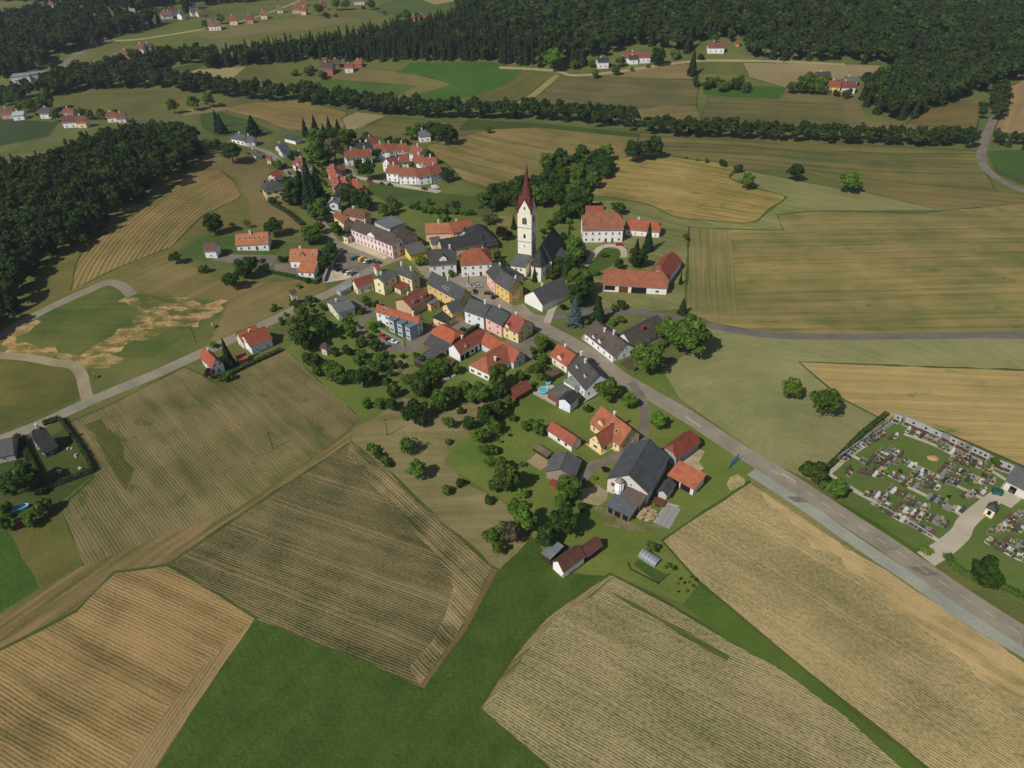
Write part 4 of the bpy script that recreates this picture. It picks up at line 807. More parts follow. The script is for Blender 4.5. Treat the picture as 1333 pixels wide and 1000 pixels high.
        if flat: m.add([V3(uu-wd/2-q, v0-q, za), V3(uu+wd/2+q, v0-q, za), V3(uu+wd/2+q, v1, za+.3), V3(uu-wd/2-q, v1, za+.3), V3(uu-wd/2-q, v0-q, za+.14), V3(uu+wd/2+q, v0-q, za+.14), V3(uu+wd/2+q, v1, za+.5), V3(uu-wd/2-q, v1, za+.5)], [(0,1,2,3),(4,5,6,7),(0,1,5,4),(1,2,6,5),(3,0,4,7)])
        else: m.add([V3(uu-wd/2-q, v0-q, za-.05), V3(uu, v0-q, zp), V3(uu+wd/2+q, v0-q, za-.05), V3(uu-wd/2-q, v1, za-.05), V3(uu, v1, zp), V3(uu+wd/2+q, v1, za-.05), V3(uu-wd/2-q, v0-q, za-.17), V3(uu, v0-q, zp-.12), V3(uu+wd/2+q, v0-q, za-.17)], [(0, 1, 4, 3), (1, 2, 5, 4), (0, 1, 7, 6), (1, 2, 8, 7)])
        ob('dormer_roof', m.mesh('dormer_roof', rm), dd)
        if ridge == 'x': f_, p_ = WIN['s']; x, y = uu, v0-.02; w_ = ob('dormer_window', f_, dd, (x, y, z0+.35), 0)
        else: f_, p_ = WIN['s']; x, y = tf(uu, v0); w_ = ob('dormer_window', f_, dd, (x+.02, y, z0+.35), math.pi/2)
    c3 = Vector((ctr.x, ctr.y, zb+eave*.5)); LANDMARKS.append((near or label, PX(c3), c3)); t['_d'] = 0; del t['_d']
    return t, L, D
h = house
# school and its neighbours
sch, SL, SD = h('school_building', 'long pink two-storey school with brown roof and white pilasters beside the car park', 'C', (298,393), (752,590), (888,530), 7.6, 4.6, .75, wall=(226,186,184), roof=BRN, sp=2.6, near='the pink school', cat='school', win='t', chim=((.25,.5),(.8,.6)))
for u in (0.02, .36, .44, .56, .64, .98): ob('pilaster', MB().box(u*SL-.3, -.16, -.5, u*SL+.3, .0, 7.2).mesh('pilaster', wall_mat(WHITE)), sch, (0, .45, 0))
ob('front_gable', MB().add([(-3.4,-.2,0),(3.4,-.2,0),(2.2,-.2,1.6),(0,-.2,2.9),(-2.2,-.2,1.6),(-3.4,.3,0),(3.4,.3,0),(2.2,.3,1.6),(0,.3,2.9),(-2.2,.3,1.6)], [(0,1,2,3,4),(9,8,7,6,5),(1,6,7,2),(2,7,8,3),(3,8,9,4),(4,9,5,0)]).mesh('front_gable', wall_mat((228,206,204))), sch, (.5*SL, .3, 7.3))
ob('base_course', MB().box(.3, -.1, -.6, SL-.3, .0, .5).mesh('base_course', wall_mat((180,160,150))), sch, (0, .45, 0))
h('school_wing', 'rear wing of the school with a brown hipped roof and pink walls', 'C', (800,556), (1036,482), 13, 7.2, 4.6, .15, wall=(206,160,150), roof=BRN, near='the rear wing of the school', cat='school wing')
h('gym_hall', 'grey flat-roofed gym hall behind the pink school', 'C', (556,322), (712,405), (900,336), 7, 0, kind='flat', wall=(180,176,170), roof=(124,126,134), win=None, near='the grey gym hall', cat='hall')
h('annex', 'small yellow annex with a dark roof at the left end of the school', 'C', (208,470), (262,492), (320,466), 4.2, .9, 0, wall=CREAM, roof=DRK, near='the yellow school annex', cat='annex')
h('house', 'orange-brown roofed house with cream walls behind the school annex', 'C', (108,258), (228,352), (300,305), 5, 3, 1, wall=(226,196,140), roof=(166,98,60), near='the orange-brown house behind the school')
h('house', 'long red-brown roofed building by the gully trees behind the school', 'C', (210,240), (440,300), 8, 5, 3, .5, wall=PEACH, roof=(140,80,62), near='the red-brown building behind the school')
h('house', 'small annex with an orange roof below the red-brown building behind the school', 'C', (360,285), (500,285), 5, 3, 2, 1, wall=(214,140,84), roof=(160,84,64), near='the orange annex behind the school')
h('modern_house', 'modern white house with balconies beside the dark conifers', 'Z', (545,795), (668,800), 8, 6, 1.6, 1, 'y', wall=(214,218,224), roof=LGR, win='w', near='the modern white house')
h('house', 'small bright yellow house with a grey roof between school and inn', 'C', (945,690), (1140,640), 8, 3.6, 2.6, kind='shed', wall=(240,206,60), roof=(112,104,102), near='the bright yellow house', win='s')
# north side of the square
h('farm_building', 'long building with orange tiled roof and peach walls north of the village square', 'D', (110,284), (404,279), 9, 5, 4, 1, wall=PEACH, roof=ORG, near='the long peach building', chim=((.5,.5),), sp=4)
h('farm_building', 'red-roofed right-hand end of the long building north of the square', 'D', (404,279), (640,236), 9, 5.5, 4, 1, wall=PEACH, roof=(196,96,66), near='the red-roofed end building', sp=4)
h('annex', 'grey gabled annex in front of the orange-roofed building', 'D', (462,305), (590,312), 8, 4, 3.2, 1, 'y', wall=(188,180,164), roof=GRY, near='the grey gabled annex', cat='annex')
h('shed', 'small cream shed with a grey roof between the school wing and the barn', 'D', (178,402), (284,387), 7, 3.6, 2.4, 1, wall=CREAM, roof=GRY, near='the small cream shed', cat='shed', win='s')
h('barn', 'long black-roofed barn wing behind the inn', 'D', (300,480), (760,398), 11, 4, 4.4, 1, wall=(206,176,132), roof=(64,62,64), near='the black-roofed barn wing', cat='barn', sp=4.2, open_=((.55,.6,0,2.6,WOODB),(.8,.9,0,2.8,WOODB)))
h('barn', 'large black hipped barn next to the purple tree', 'D', (600,402), (892,352), 19, 4.5, 6.5, .0, wall=(150,120,96), roof=(60,58,60), near='the black hipped barn', cat='barn', win=None)
h('lean_to', 'black lean-to on the front of the hipped barn', 'D', (772,432), (916,402), 5, 2.8, 1.4, kind='shed', wall=(128,84,60), roof=(66,64,66), near='the black lean-to', cat='lean-to', win=None)
h('inn', 'white inn with a dark brown half-hipped roof and a red dormer on the square', 'D', (153,636), (457,612), 13, 6.6, 5.6, .7, wall=(214,212,206), roof=(86,76,76), near='the white inn with the dark roof', dorm=((.52,.12,3.6,1.7,(222,216,206)),), chim=((.8,.5),), door=.55, cat='inn')
h('rectory', 'white rectory with a red hipped roof facing the square', 'D', (493,629), (847,609), 12.5, 6.8, 6, 0, wall=WHITE, roof=(188,96,62), near='the white rectory with the red roof', door=.5, sp=2.8, cat='rectory')
h('town_house', 'narrow pink house adjoining the yellow house on the square', 'H', (766,117), (858,224), 11, 6.8, 4.2, 1, wall=(232,178,156), roof=(88,82,88), near='the narrow pink house', side='l')
h('town_house', 'yellow house with a dark grey roof at the east side of the square', 'H', (860,226), (1020,332), (1192,272), 6.8, 4.8, 1, wall=(228,184,84), roof=(100,94,100), near='the yellow house by the church', sp=2.4, chim=((.9,.55),))
h('shed', 'black-roofed outbuilding behind the yellow house by the church', 'H', (950,90), (1100,190), 5, 3.4, 1.6, 1, wall=WHITE, roof=(66,62,62), near='the outbuilding by the church lawn', cat='shed', win=None)
h('house', 'white gabled house with a grey roof left of the manor lane', 'X', (458,495), (735,640), (930,310), 4, 5, 1, 'y', wall=WHITE, roof=(98,92,96), near='the white gabled house by the lane', win=None)
h('town_house', 'big yellow house with a grey roof and solar panels south of the square', 'H', (120,242), (490,445), (642,385), 6.8, 5.2, 1, wall=(216,176,96), roof=(92,88,92), near='the big yellow house', sp=3.4, sky=((.45,.2),(.52,.2),(.59,.2)), chim=((.5,.5),))
h('gable_wing', 'yellow gabled wing on the front of the big yellow house', 'H', (286,484), (398,570), 7, 6, 3.2, 1, 'y', wall=(232,192,116), roof=(96,92,98), near='the yellow gabled wing', side='', cat='house wing')
h('annex', 'dark flat-roofed annex with peach walls below the big yellow house', 'H', (190,614), (328,676), (490,596), 3.2, 0, kind='flat', wall=(230,186,138), roof=(66,62,66), near='the dark flat annex', cat='annex')
h('annex', 'small flat-roofed yellow annex in the courtyard', 'H', (90,432), (172,480), (268,428), 3.6, 0, kind='flat', wall=(224,184,120), roof=(120,118,122), near='the small yellow annex', cat='annex')
h('row_house', 'white section of the terrace with a dark grey roof and balcony', 'H', (523,537), (747,617), 11, 6.4, 3.8, 1, wall=(214,214,212), roof=(90,90,92), near='the white terrace house', side='l', chim=((.75,.5),))
h('row_house', 'pink middle section of the terrace with a dark grey roof', 'H', (751,608), (940,708), 11, 6.4, 3.8, 1, wall=(230,172,156), roof=(84,84,86), near='the pink terrace house', side='')
h('row_house', 'yellow end of the terrace with a red half-hipped roof', 'H', (944,712), (1122,790), (1277,668), 5.4, 4.6, .75, wall=(222,204,132), roof=(176,84,64), near='the yellow terrace end', dorm=((.3,.02,2.0,1.6),))
# around the lane
mrow, ML_, MD_ = h('row_house', 'white and grey terrace with a bright orange roof above the parking court', 'G', (563,548), (1030,692), (1132,652), 6.2, 2.8, 1, wall=(214,216,218), roof=(206,100,64), near='the orange-roofed terrace', sky=((.18,.3),(.2,.3)), chim=((.85,.5),), side='lr')
for lb, q1, q2, q3 in (('left of three blue-grey flat bays of the orange-roofed terrace', (700,624), (768,657), (836,604)), ('middle of three blue-grey flat bays of the orange-roofed terrace', (795,667), (857,694), (922,642)), ('right of three blue-grey flat bays, the tall teal one of the terrace', (884,702), (942,734), (1028,683))):
    h('terrace_bay', lb, 'G', q1, q2, q3, 6.6, 0, kind='flat', wall=(158,170,180), roof=(120,136,146), win='w', cat='house bay', near='the blue-grey bays', floors=2, side='l', group='flat bays of the orange-roofed terrace')
h('house', 'dark red-roofed rear wing with grey skylight boxes behind the terrace', 'G', (960,512), (1186,386), (742,443), 5, 2.8, 1, wall=(196,160,120), roof=(156,78,58), near='the dark red rear wing', win=None, dorm=((.3,.1,2.6,1.2,(110,120,128),'flat'),(.75,.1,2.8,1.2,(120,136,146),'flat')))
h('carport', 'pale grey sloping carport at the roadside next to the cream house', 'G', (190,338), (318,272), (153,302), 2.4, .6, kind='shed', wall=(170,170,168), roof=(160,168,176), near='the pale grey carport', cat='carport', win=None)
h('house', 'cream house with a long red roof beside the village road', 'G', (367,284), (560,226), (303,230), 4.6, 2.8, .8, wall=(222,208,168), roof=(168,76,58), near='the cream house with the red roof')
h('annex', 'short red roof stub joining the cream house to the road', 'C', (575,838), (634,820), 4, 4.2, 1.4, 1, wall=(220,206,170), roof=(186,86,62), near='the red roof stub', cat='annex', win=None)
h('house', 'tall cream house with a light grey roof and wooden balcony', 'G', (656,237), (808,146), (543,190), 7.2, 1.8, 1, wall=(226,214,154), roof=(112,108,112), near='the tall cream house')
h('house', 'cream house with a broad dark grey roof opposite the school', 'G', (770,120), (964,202), (1086,162), 7, 3.6, 1, wall=(214,202,150), roof=(94,88,90), near='the cream house opposite the school', chim=((.25,.5),(.8,.45)))
h('shed', 'small shed with a dark red roof in the courtyard of the cream house', 'G', (764,276), (842,312), (936,256), 3, .6, kind='shed', wall=(216,200,150), roof=(158,66,50), near='the small dark red shed', cat='shed', win='s')
h('house', 'low cream house with a panelled grey roof by the village road bend', 'G', (33,438), (160,568), (326,472), 4.4, 1.6, 1, 'y', wall=(212,204,176), roof=(122,118,124), near='the low cream house with the panelled roof')
h('garden_house', 'small brown-roofed garden house among the trees', 'm', (372,485), (430,505), (500,470), 3.4, 2, .4, wall=(206,186,156), roof=(96,62,56), near='the brown garden house', win='s', cat='garden house')
h('barn', 'barn with a bright orange tiled roof by the lane', 'H', (168,778), (400,892), 9, 4.6, 3, .4, wall=(120,92,70), roof=(212,98,56), near='the bright orange barn', cat='barn', win=None)
h('lean_to', 'dark grey lean-to in front of the bright orange barn', 'H', (86,894), (346,976), (166,784), 2.6, 1.6, kind='shed', wall=(110,84,66), roof=(96,90,90), near='the dark grey lean-to', cat='lean-to', win=None)
h('shed', 'flat dark grey timber shed beside the vegetable garden', 'I', (600,798), (798,662), (494,736), 3, 0, kind='flat', wall=(104,84,68), roof=(100,98,104), near='the flat timber shed', cat='shed', win=None, wmat=WOODD)
h('farmhouse', 'narrow white farmhouse with red roof and dark open bays', 'I', (988,678), (1292,494), (843,609), 4.2, 3.4, 1, wall=(224,222,218), roof=(172,84,62), near='the narrow white farmhouse', cat='farmhouse', side='', win=None, open_=((.05,.16,.1,2.6),(.2,.34,.1,2.6),(.42,.5,1,2.4),(.56,.64,.1,2.6),(.72,.94,.8,2.8)), dorm=((.3,.12,1.6,.9),))
h('bungalow', 'large white bungalow with a wide red hipped roof', 'J', (238,464), (478,578), 21, 3.4, 4.4, .1, 'y', wall=WHITE, roof=(194,104,70), near='the large red-roofed bungalow', win='w', chim=((.35,.25),), cat='bungalow', side='lr')
h('bungalow_wing', 'cross wing of the red-roofed bungalow facing the lane', 'J', (738,442), (880,362), (468,172), 3.4, 4.0, 1, 'y', wall=(196,198,200), roof=(200,94,66), near='the bungalow wing', cat='house wing', side='r')
h('cabin', 'dark red wooden cabin with a red roof on the orchard edge', 'J', (773,804), (942,704), (678,726), 2.8, 2.2, 1, wall=(120,50,40), roof=(158,76,56), near='the dark red cabin', cat='cabin', win=None)
h('house', 'small orange-roofed house with a white dormer by the main road', 'K', (128,522), (316,648), 9.5, 3.6, 4, 1, wall=(226,214,180), roof=(196,94,64), near='the small orange-roofed house', dorm=((.5,.06,2.4,1.6,(228,216,180)),), side='lr')
h('house', 'white house with a dark brown roof and two dormers by the main road', 'K', (314,668), (506,892), (722,722), 4.6, 5.4, 1, wall=(208,210,218), roof=(92,82,82), near='the dark-roofed house by the main road', dorm=((.25,.2,1.5,1.2),(.7,.2,1.5,1.2)), chim=((.35,.45),(.05,.5)))
h('annex', 'low white annex with arches in front of the dark-roofed house', 'K', (275,800), (400,880), 5, 3.4, 0, kind='flat', wall=(226,222,218), roof=(170,164,158), near='the low white annex', cat='annex')
h('garage', 'white garage with a black gabled roof below the pool', 'L', (548,500), (690,562), (842,486), 4.4, 1.6, 1, 'y', wall=(214,218,230), roof=(66,64,64), near='the white garage', cat='garage', win=None)
h('garage', 'brown garage with a flat grey-brown roof between pool and white garage', 'L', (432,420), (600,520), (730,404), 3.0, 0, kind='flat', wall=(120,70,54), roof=(122,112,106), near='the flat brown garage', cat='garage', win=None)
h('shed', 'low brown garden shed behind the round pool', 'L', (475,264), (592,204), (398,217), 2.4, .7, kind='shed', wall=(110,84,66), roof=(118,88,74), near='the low brown garden shed', cat='shed', win=None)
h('house', 'white house with brown roofs facing the main road from the north', 'K', (497,278), (815,532), (1022,400), 3.6, 4.4, 1, wall=(226,224,222), roof=(108,88,82), near='the brown-roofed house north of the main road', dorm=((.3,.05,1.6,1.3),(.5,.05,1.8,1.5)), chim=((.4,.4),(.62,.5)))
h('farm_building', 'wide brown-roofed outbuilding with a brick chimney behind the roadside house', 'K', (1020,425), (1400,215), (862,296), 3.8, 4, 1, wall=(206,206,204), roof=(104,84,78), near='the wide brown outbuilding', chim=((.45,.3,1),), side='r')
# farm in the foreground
h('house', 'yellow farmhouse with a steep orange roof and cross wing', 'M', (724,337), (1052,595), (1255,442), 3.2, 5.6, 1, wall=(232,200,138), roof=(200,108,72), near='the yellow farmhouse', sky=((.5,.3),(.72,.25)), chim=((.42,.55),), dorm=((.28,.12,2.6,1.5,(238,196,110)),))
h('house_wing', 'yellow cross wing of the orange-roofed farmhouse', 'M', (712,512), (858,612), 9.5, 3.2, 4.2, 1, 'y', wall=(238,204,130), roof=(184,98,68), near='the cross wing of the yellow farmhouse', cat='house wing', win='w', side='r')
h('garage', 'long garage with an orange roof and timber end wall left of the yellow farmhouse', 'M', (260,414), (537,600), (692,548), 2.9, 2.6, 1, wall=(222,216,204), roof=(190,92,66), near='the long orange-roofed garage', cat='garage', open_=((.42,.5,1.0,2.2),(.7,.78,1.0,2.2)), win=None)
h('barn', 'grey double-pitched barn beside the farm track', 'M', (244,864), (566,938), (722,758), 3.6, 2.6, 1, 'y', wall=(150,130,112), roof=(110,106,110), near='the small grey barn', cat='barn', win=None)
h('lean_to', 'red lean-to at the foot of the small grey barn', 'O', (462,184), (562,238), 2.2, 1.8, .6, kind='shed', wall=(176,62,44), roof=(170,62,44), near='the red lean-to', cat='lean-to', win=None)
big, BL, BD = h('barn', 'huge dark grey barn at the centre of the farm', 'N', (193,556), (562,690), (802,386), 6.0, 5.2, 1, 'y', wall=(198,188,176), roof=(92,92,98), near='the huge dark barn', cat='barn', win='s', floors=1, open_=((.12,.2,3.4,5.0,BRICK),))
h('lean_to', 'narrow brown roof against the near gable of the huge barn', 'N', (318,702), (492,788), 4.2, 4.6, 1.2, kind='shed', wall=(120,92,76), roof=(112,92,84), near='the narrow brown roof', cat='lean-to', win=None)
h('lean_to', 'open grey lean-to on timber posts at the front of the huge barn', 'N', (188,786), (402,892), 8, 3.0, 1.2, kind='shed', wall=(136,98,70), roof=(104,106,114), near='the open grey lean-to', cat='lean-to', win=None, open_=((.1,.28,.1,2.4),(.36,.6,.1,2.4),(.68,.9,.1,2.4)))
h('barn', 'steep dark red barn close to the main road', 'N', (664,298), (806,388), (947,192), 3.8, 3.8, .5, 'y', wall=(150,146,140), roof=(170,74,54), near='the dark red barn by the road', cat='barn', win=None)
h('open_shed', 'open shed with a bright orange sloping roof right of the huge barn', 'N', (720,522), (958,652), (1014,522), 3.2, 1.6, kind='shed', wall=(214,206,190), roof=(216,112,74), near='the bright orange open shed', cat='shed', win=None, open_=((.05,.45,.1,2.6),(.5,.85,.1,2.6)))
h('shed', 'small dark grey shed between the huge barn and the orange shed', 'N', (634,668), (726,708), (802,600), 3.2, 1.6, 1, 'y', wall=(186,176,164), roof=(92,88,92), near='the small dark grey shed', cat='shed', win=None)
h('barn', 'white barn with a red-brown roof on the meadow edge', 'O', (585,914), (770,778), (476,828), 3.2, 3.0, 1, wall=(228,224,218), roof=(122,72,58), near='the white barn on the meadow edge', cat='barn', win=None, open_=((.0,.02,.5,2),))
h('open_shed', 'open timber shed with a red-brown roof behind the white barn', 'O', (778,782), (905,687), (733,688), 2.9, 2.2, 1, wall=(90,66,50), roof=(132,72,62), near='the open timber shed', cat='shed', win=None, wmat=WOODD)
h('shed', 'low shed with a flat grey roof left of the white barn', 'O', (398,753), (480,806), (614,712), 2.8, 0, kind='flat', wall=(108,98,88), roof=(140,142,146), near='the flat grey shed', cat='shed', win=None, wmat=WOODD)
# left hill and left edge
h('bungalow', 'long white house with an orange roof and a row of skylights on the left hill', 'Q', (520,294), (787,296), 11, 3.6, 4.2, 1, wall=WHITE, roof=(212,118,76), near='the long house with skylights', sky=tuple((x, .28) for x in (.12,.28,.44,.58,.72,.87)), chim=((.46,.45),), cat='house', door=.6)
h('shed', 'small white outbuilding with a brown roof on the left hill', 'Q', (268,346), (373,351), 8, 4, 3, 1, wall=(226,224,220), roof=(120,82,70), near='the small white outbuilding', cat='outbuilding', win='s')
h('house', 'orange-roofed house with a pointed dormer above the car park', 'Q', (943,418), (1166,432), 10, 4.4, 4.4, 1, wall=(222,220,216), roof=(212,118,76), near='the orange house above the car park', dorm=((.48,.2,2.4,1.0,(120,84,64)),), sky=((.2,.3),(.82,.3)))
h('house_wing', 'orange-roofed front wing of the house above the car park', 'Q', (1006,506), (1142,520), 7.5, 3.0, 2.6, kind='shed', wall=(222,220,214), roof=(212,118,76), near='the front wing above the car park', cat='house wing')
h('transformer_tower', 'narrow cream transformer tower with a brown roof beside the village road', 'Q', (958,692), (1010,680), 3.2, 6.6, 1.4, 1, wall=(214,206,180), roof=(104,86,78), near='the transformer tower', cat='tower', over=.25, win='s', floors=2)
h('house', 'small orange-roofed house at the roadside left of the dark conifer', 'R', (1018,842), (1080,906), (1120,852), 3.8, 3.8, 1, wall=(224,218,208), roof=(200,92,62), near='the left roadside house')
h('house', 'orange-roofed house with a white gable right of the dark conifer by the road', 'P', (326,453), (355,440.5), 10.5, 4, 3.8, 1, wall=(226,222,216), roof=(182,84,58), near='the right roadside house', win='s')
h('house_wing', 'orange-red wing between the right roadside house and the road', 'P', (306,438), (315,446), (330,427), 4, 3.6, 1, 'y', wall=(214,196,170), roof=(208,112,76), near='the roadside wing', cat='house wing', win='s')
h('shed', 'tiny shed with an orange roof below the roadside houses', 'P', (309,470), (323,466), 4, 2.2, .7, kind='shed', wall=(150,110,90), roof=(190,92,66), near='the tiny roadside shed', cat='shed', win=None)
h('house', 'steep dark grey house enclosed by hedges at the left edge', 'k', (345,395), (470,505), (650,435), 2.6, 7.5, .75, 'y', wall=(92,88,84), roof=(96,88,88), near='the steep dark house', cat='house', chim=((.6,.5),))
h('house', 'grey-roofed house cut off by the left edge of the village road', 'k', (-110,560), (150,500), 10, 3.4, 3.4, 1, wall=(170,160,148), roof=(96,92,98), near='the grey house at the left edge')
# manor
man, ML, MD = h('manor_house', 'large white manor house with a big red-orange half-hipped roof', 'F', (120,337), (482,331), 16, 7.2, 6.6, .55, wall=WHITE, roof=(182,104,74), near='the manor house', cat='manor', sp=2.9, door=.5)
h('manor_wing', 'rear extension of the manor house with a red roof', 'F', (146,176), (306,176), 6, 9, 2.5, 1, wall=WHITE, roof=(178,86,64), near='the manor rear extension', cat='house wing', win=None)
h('farm_building', 'low white farm building with an orange-red roof right of the manor house', 'F', (488,326), (796,351), 9.5, 3.4, 4, .5, wall=WHITE, roof=(198,94,66), near='the low building right of the manor', win='s')
h('barn', 'long white barn with an orange-brown roof and dark openings south of the manor', 'F', (292,806), (864,838), 13.5, 3.8, 5.2, .55, wall=(224,218,204), roof=(186,100,66), near='the long manor barn', cat='barn', win=None, open_=((.04,.2,.9,3.1),(.26,.4,0,3.1,WOODB),(.45,.68,.0,3.1),(.82,.87,1.2,2.0)))
h('barn', 'tall red-roofed cross barn behind the long manor barn', 'F', (694,712), (874,752), (907,578), 4.2, 4.6, .7, 'y', wall=(222,214,200), roof=(176,82,62), near='the cross barn', cat='barn', win='s', floors=1, sky=((.25,.75),(.1,.75)))
# housing estate
for i, (p1, p2, lb) in enumerate((((198,376), (335,362), 'leftmost white house of the estate with a red roof'), ((340,368), (432,356), 'second white house of the estate, right of the leftmost'), ((440,320), (560,318), 'left house of the rear arc of the estate'), ((562,322), (642,308), 'second house of the rear arc of the estate'),
    ((646,318), (740,312), 'third house of the rear arc of the estate'), ((742,326), (842,352), 'right end house of the rear arc of the estate'), ((592,440), (672,412), 'left house of the middle arc of the estate'), ((672,412), (760,402), 'second house of the middle arc of the estate'), ((772,414), (868,420), 'third house of the middle arc of the estate'),
    ((870,436), (985,438), 'right end house of the middle arc of the estate'), ((543,500), (652,512), 'left house of the front arc of the estate'), ((656,528), (815,532), 'second house of the front arc of the estate'), ((822,540), (950,520), 'third house of the front arc of the estate'), ((950,518), (1042,494), 'right end house of the front arc of the estate'))):
    h('estate_house', 'white red-roofed row house, '+lb, 'B', p1, p2, 9, 5.6, 4.2, 1, wall=(230,228,224), roof=(176,92,66), near='the '+lb, group='white row houses of the estate', chim=((.5,.5),), sp=2.6, shut=False)
for i, (q1, q2, lb) in enumerate((((530,420), (590,520), 'upper'), ((575,520), (620,640), 'middle'), ((650,560), (720,650), 'lower'))):
    h('row_house', lb+' one of three orange-roofed row houses right of the tall conifers', 'Z', q1, q2, 8, 4.2, 3.6, 1, wall=(226,190,160), roof=(196,98,72), near='the '+lb+' orange row house', group='orange row houses', dorm=((.3,.15,1.2,1.1,WHITE),(.7,.15,1.2,1.1,WHITE)), sp=2.4)
h('house', 'orange-roofed house with a yellow gable near the estate car park', 'Z', (800,565), (905,668), (990,655), 3.8, 3, 1, wall=(226,196,90), roof=(190,92,66), near='the house with the yellow gable', win='s')
h('garage', 'brown-roofed garage block beside the estate car park', 'Z', (575,415), (630,450), (670,370), 3.4, 2.2, 1, 'y', wall=(150,120,100), roof=(136,84,66), near='the estate garage', cat='garage', win=None)
h('house', 'house with a black roof left of the rear arc of the estate', 'B', (290,296), (425,288), 8, 4, 3.4, 1, wall=(220,218,214), roof=(60,58,62), near='the black-roofed house at the estate')
h('house', 'white gabled house with a red roof behind the estate', 'B', (396,250), (500,232), 8, 4.6, 3.4, 1, wall=(230,226,220), roof=(150,74,62), near='the gabled house behind the estate')
h('house', 'lone white house with a grey roof on the field edge behind the estate', 'S', (843,697), (906,692), 9, 4.6, 3, .3, wall=WHITE, roof=(120,118,130), near='the lone grey-roofed house')
# upper left of the village
h('house', 'white bungalow with a dark roof below the pointed conifers', 'A', (330,196), (450,222), 9, 3.6, 2.8, .4, wall=WHITE, roof=(98,96,108), near='the white bungalow by the conifers', win='w')
h('house', 'grey-roofed extension of the white bungalow', 'A', (450,226), (545,228), 9, 3.4, 2.6, .4, wall=(196,196,196), roof=(108,106,118), near='the bungalow extension')
h('house', 'low white house with a brown roof beside the upper road', 'A', (472,322), (545,350), (608,334), 3, 1.8, 1, wall=(220,214,204), roof=(118,84,72), near='the low house with the brown roof', win='s')
h('house', 'grey house with a red door and steep dark roof above the upper road', 'A', (712,272), (775,322), (855,312), 4, 3.6, 1, 'y', wall=(186,190,200), roof=(84,84,96), near='the grey house with the red door', open_=((.1,.4,0,2.4,flat_mat('red_paint', (180,40,40))),), win=None)
h('outbuilding', 'long white outbuilding with a dark roof at the wood edge', 'A', (793,196), (894,222), 7, 3, 2.2, 1, wall=WHITE, roof=(74,72,78), near='the long white outbuilding', cat='outbuilding', win=None)
h('hut', 'tiny yellow chapel-like hut with a red roof beside the upper road', 'A', (640,384), (684,388), 3.5, 3, 1.8, 1, wall=(232,212,150), roof=(160,82,64), near='the tiny yellow hut', cat='hut', win='s')
h('house', 'white house with a red-brown cross-gabled roof left of the tall conifers', 'A', (862,412), (935,470), (1008,415), 4.4, 4, .8, wall=(228,220,212), roof=(160,84,70), near='the white house by the tall conifers', dorm=((.6,.1,2.2,1.6),))
h('villa', 'yellow villa with a dark hipped roof below the upper road', 'A', (626,660), (825,640), 12, 6.4, 4.4, .05, wall=(232,214,146), roof=(92,80,84), near='the yellow villa', cat='villa', shut=True, sp=2.8, chim=((.4,.45),(.6,.45)))
h('shed', 'bright orange-roofed shed behind the yellow villa', 'A', (712,548), (792,515), 6, 3.4, 2.4, 1, wall=(214,190,160), roof=(204,84,60), near='the bright shed behind the villa', cat='shed', win=None)
# farms and hamlets further off
FH = []
def far(crop, items):
    for it in items:
        (p1, p2, dpt, ev, rs, wl, rf, lb) = it[:8]; h('farmhouse' if 'farm' in lb else 'house', lb, crop, p1, p2, dpt, ev, rs, .9, wall=wl, roof=rf, near=lb.split(',')[0], win='n' if ev > 3 else None, sp=3.6, side='')
far('S', [((340,356), (404,354), 11, 5.5, 4, (176,92,76), (92,76,78), 'farm block with reddish walls and dark roof on the far meadow'), ((348,316), (374,314), 7, 3.5, 2.5, (150,90,70), (150,78,60), 'tiny red barn behind the far farm block'),
    ((402,330), (442,326), 8, 4, 3, (120,84,70), (110,74,64), 'brown barn right behind the far farm block'), ((462,352), (508,350), 8, 4, 3, (214,196,180), (156,72,60), 'small farm cottage with red roof and pale wall on the far meadow'), ((512,328), (554,326), 7, 3.5, 2.5, (170,80,60), (170,84,62), 'rightmost small red farm shed on the far meadow'),
    ((34,78), (68,76), 9, 4.5, 3.5, (226,214,180), (172,98,66), 'cream house at the end of a track on the far slope'), ((118,50), (150,48), 8, 4, 3, (214,206,196), (150,112,90), 'pale cottage by trees on the far slope'), ((195,50), (240,48), 9, 4.5, 3.5, (196,170,140), (156,92,66), 'broad farm house with brown roof on the far slope'),
    ((240,58), (266,58), 8, 4, 3.5, (214,190,160), (150,86,66), 'gabled cottage in front of the broad far house'), ((235,14), (268,12), 9, 4.5, 3.5, (196,120,70), (176,92,62), 'orange-walled house near the top of the picture'), ((336,34), (376,30), 9, 4.5, 3.5, (190,150,110), (146,82,62), 'brown-roofed house right of the orange one'),
    ((510,8), (566,6), 10, 4, 3, (206,196,190), (140,100,88), 'long pale house at the very top edge'), ((840,98), (885,96), 9, 4, 3, (196,150,120), (150,78,60), 'lone reddish house in front of the far wood'), ((800,100), (838,98), 8, 4, 3, (200,170,140), (140,80,66), 'smaller house left of the lone reddish one')])
far('T', [((462,325), (522,322), 9, 5, 3, WHITE, (66,64,74), 'white house with a dark roof by the far road'), ((592,303), (735,298), 10, 4.4, 4, (226,220,212), (158,86,70), 'long white farm with a red roof below the far wood'), ((622,308), (672,306), 5, 4, 3, (224,220,214), (90,60,56), 'small porch wing at the front of the long white farm'),
    ((1024,250), (1112,250), 9, 4.4, 4, WHITE, (142,80,66), 'white house with a brown-red roof in the clearing of the far wood'), ((1168,224), (1190,224), 6, 3, 2.4, (190,130,100), (160,84,60), 'tiny hut at the edge of the far wood')])
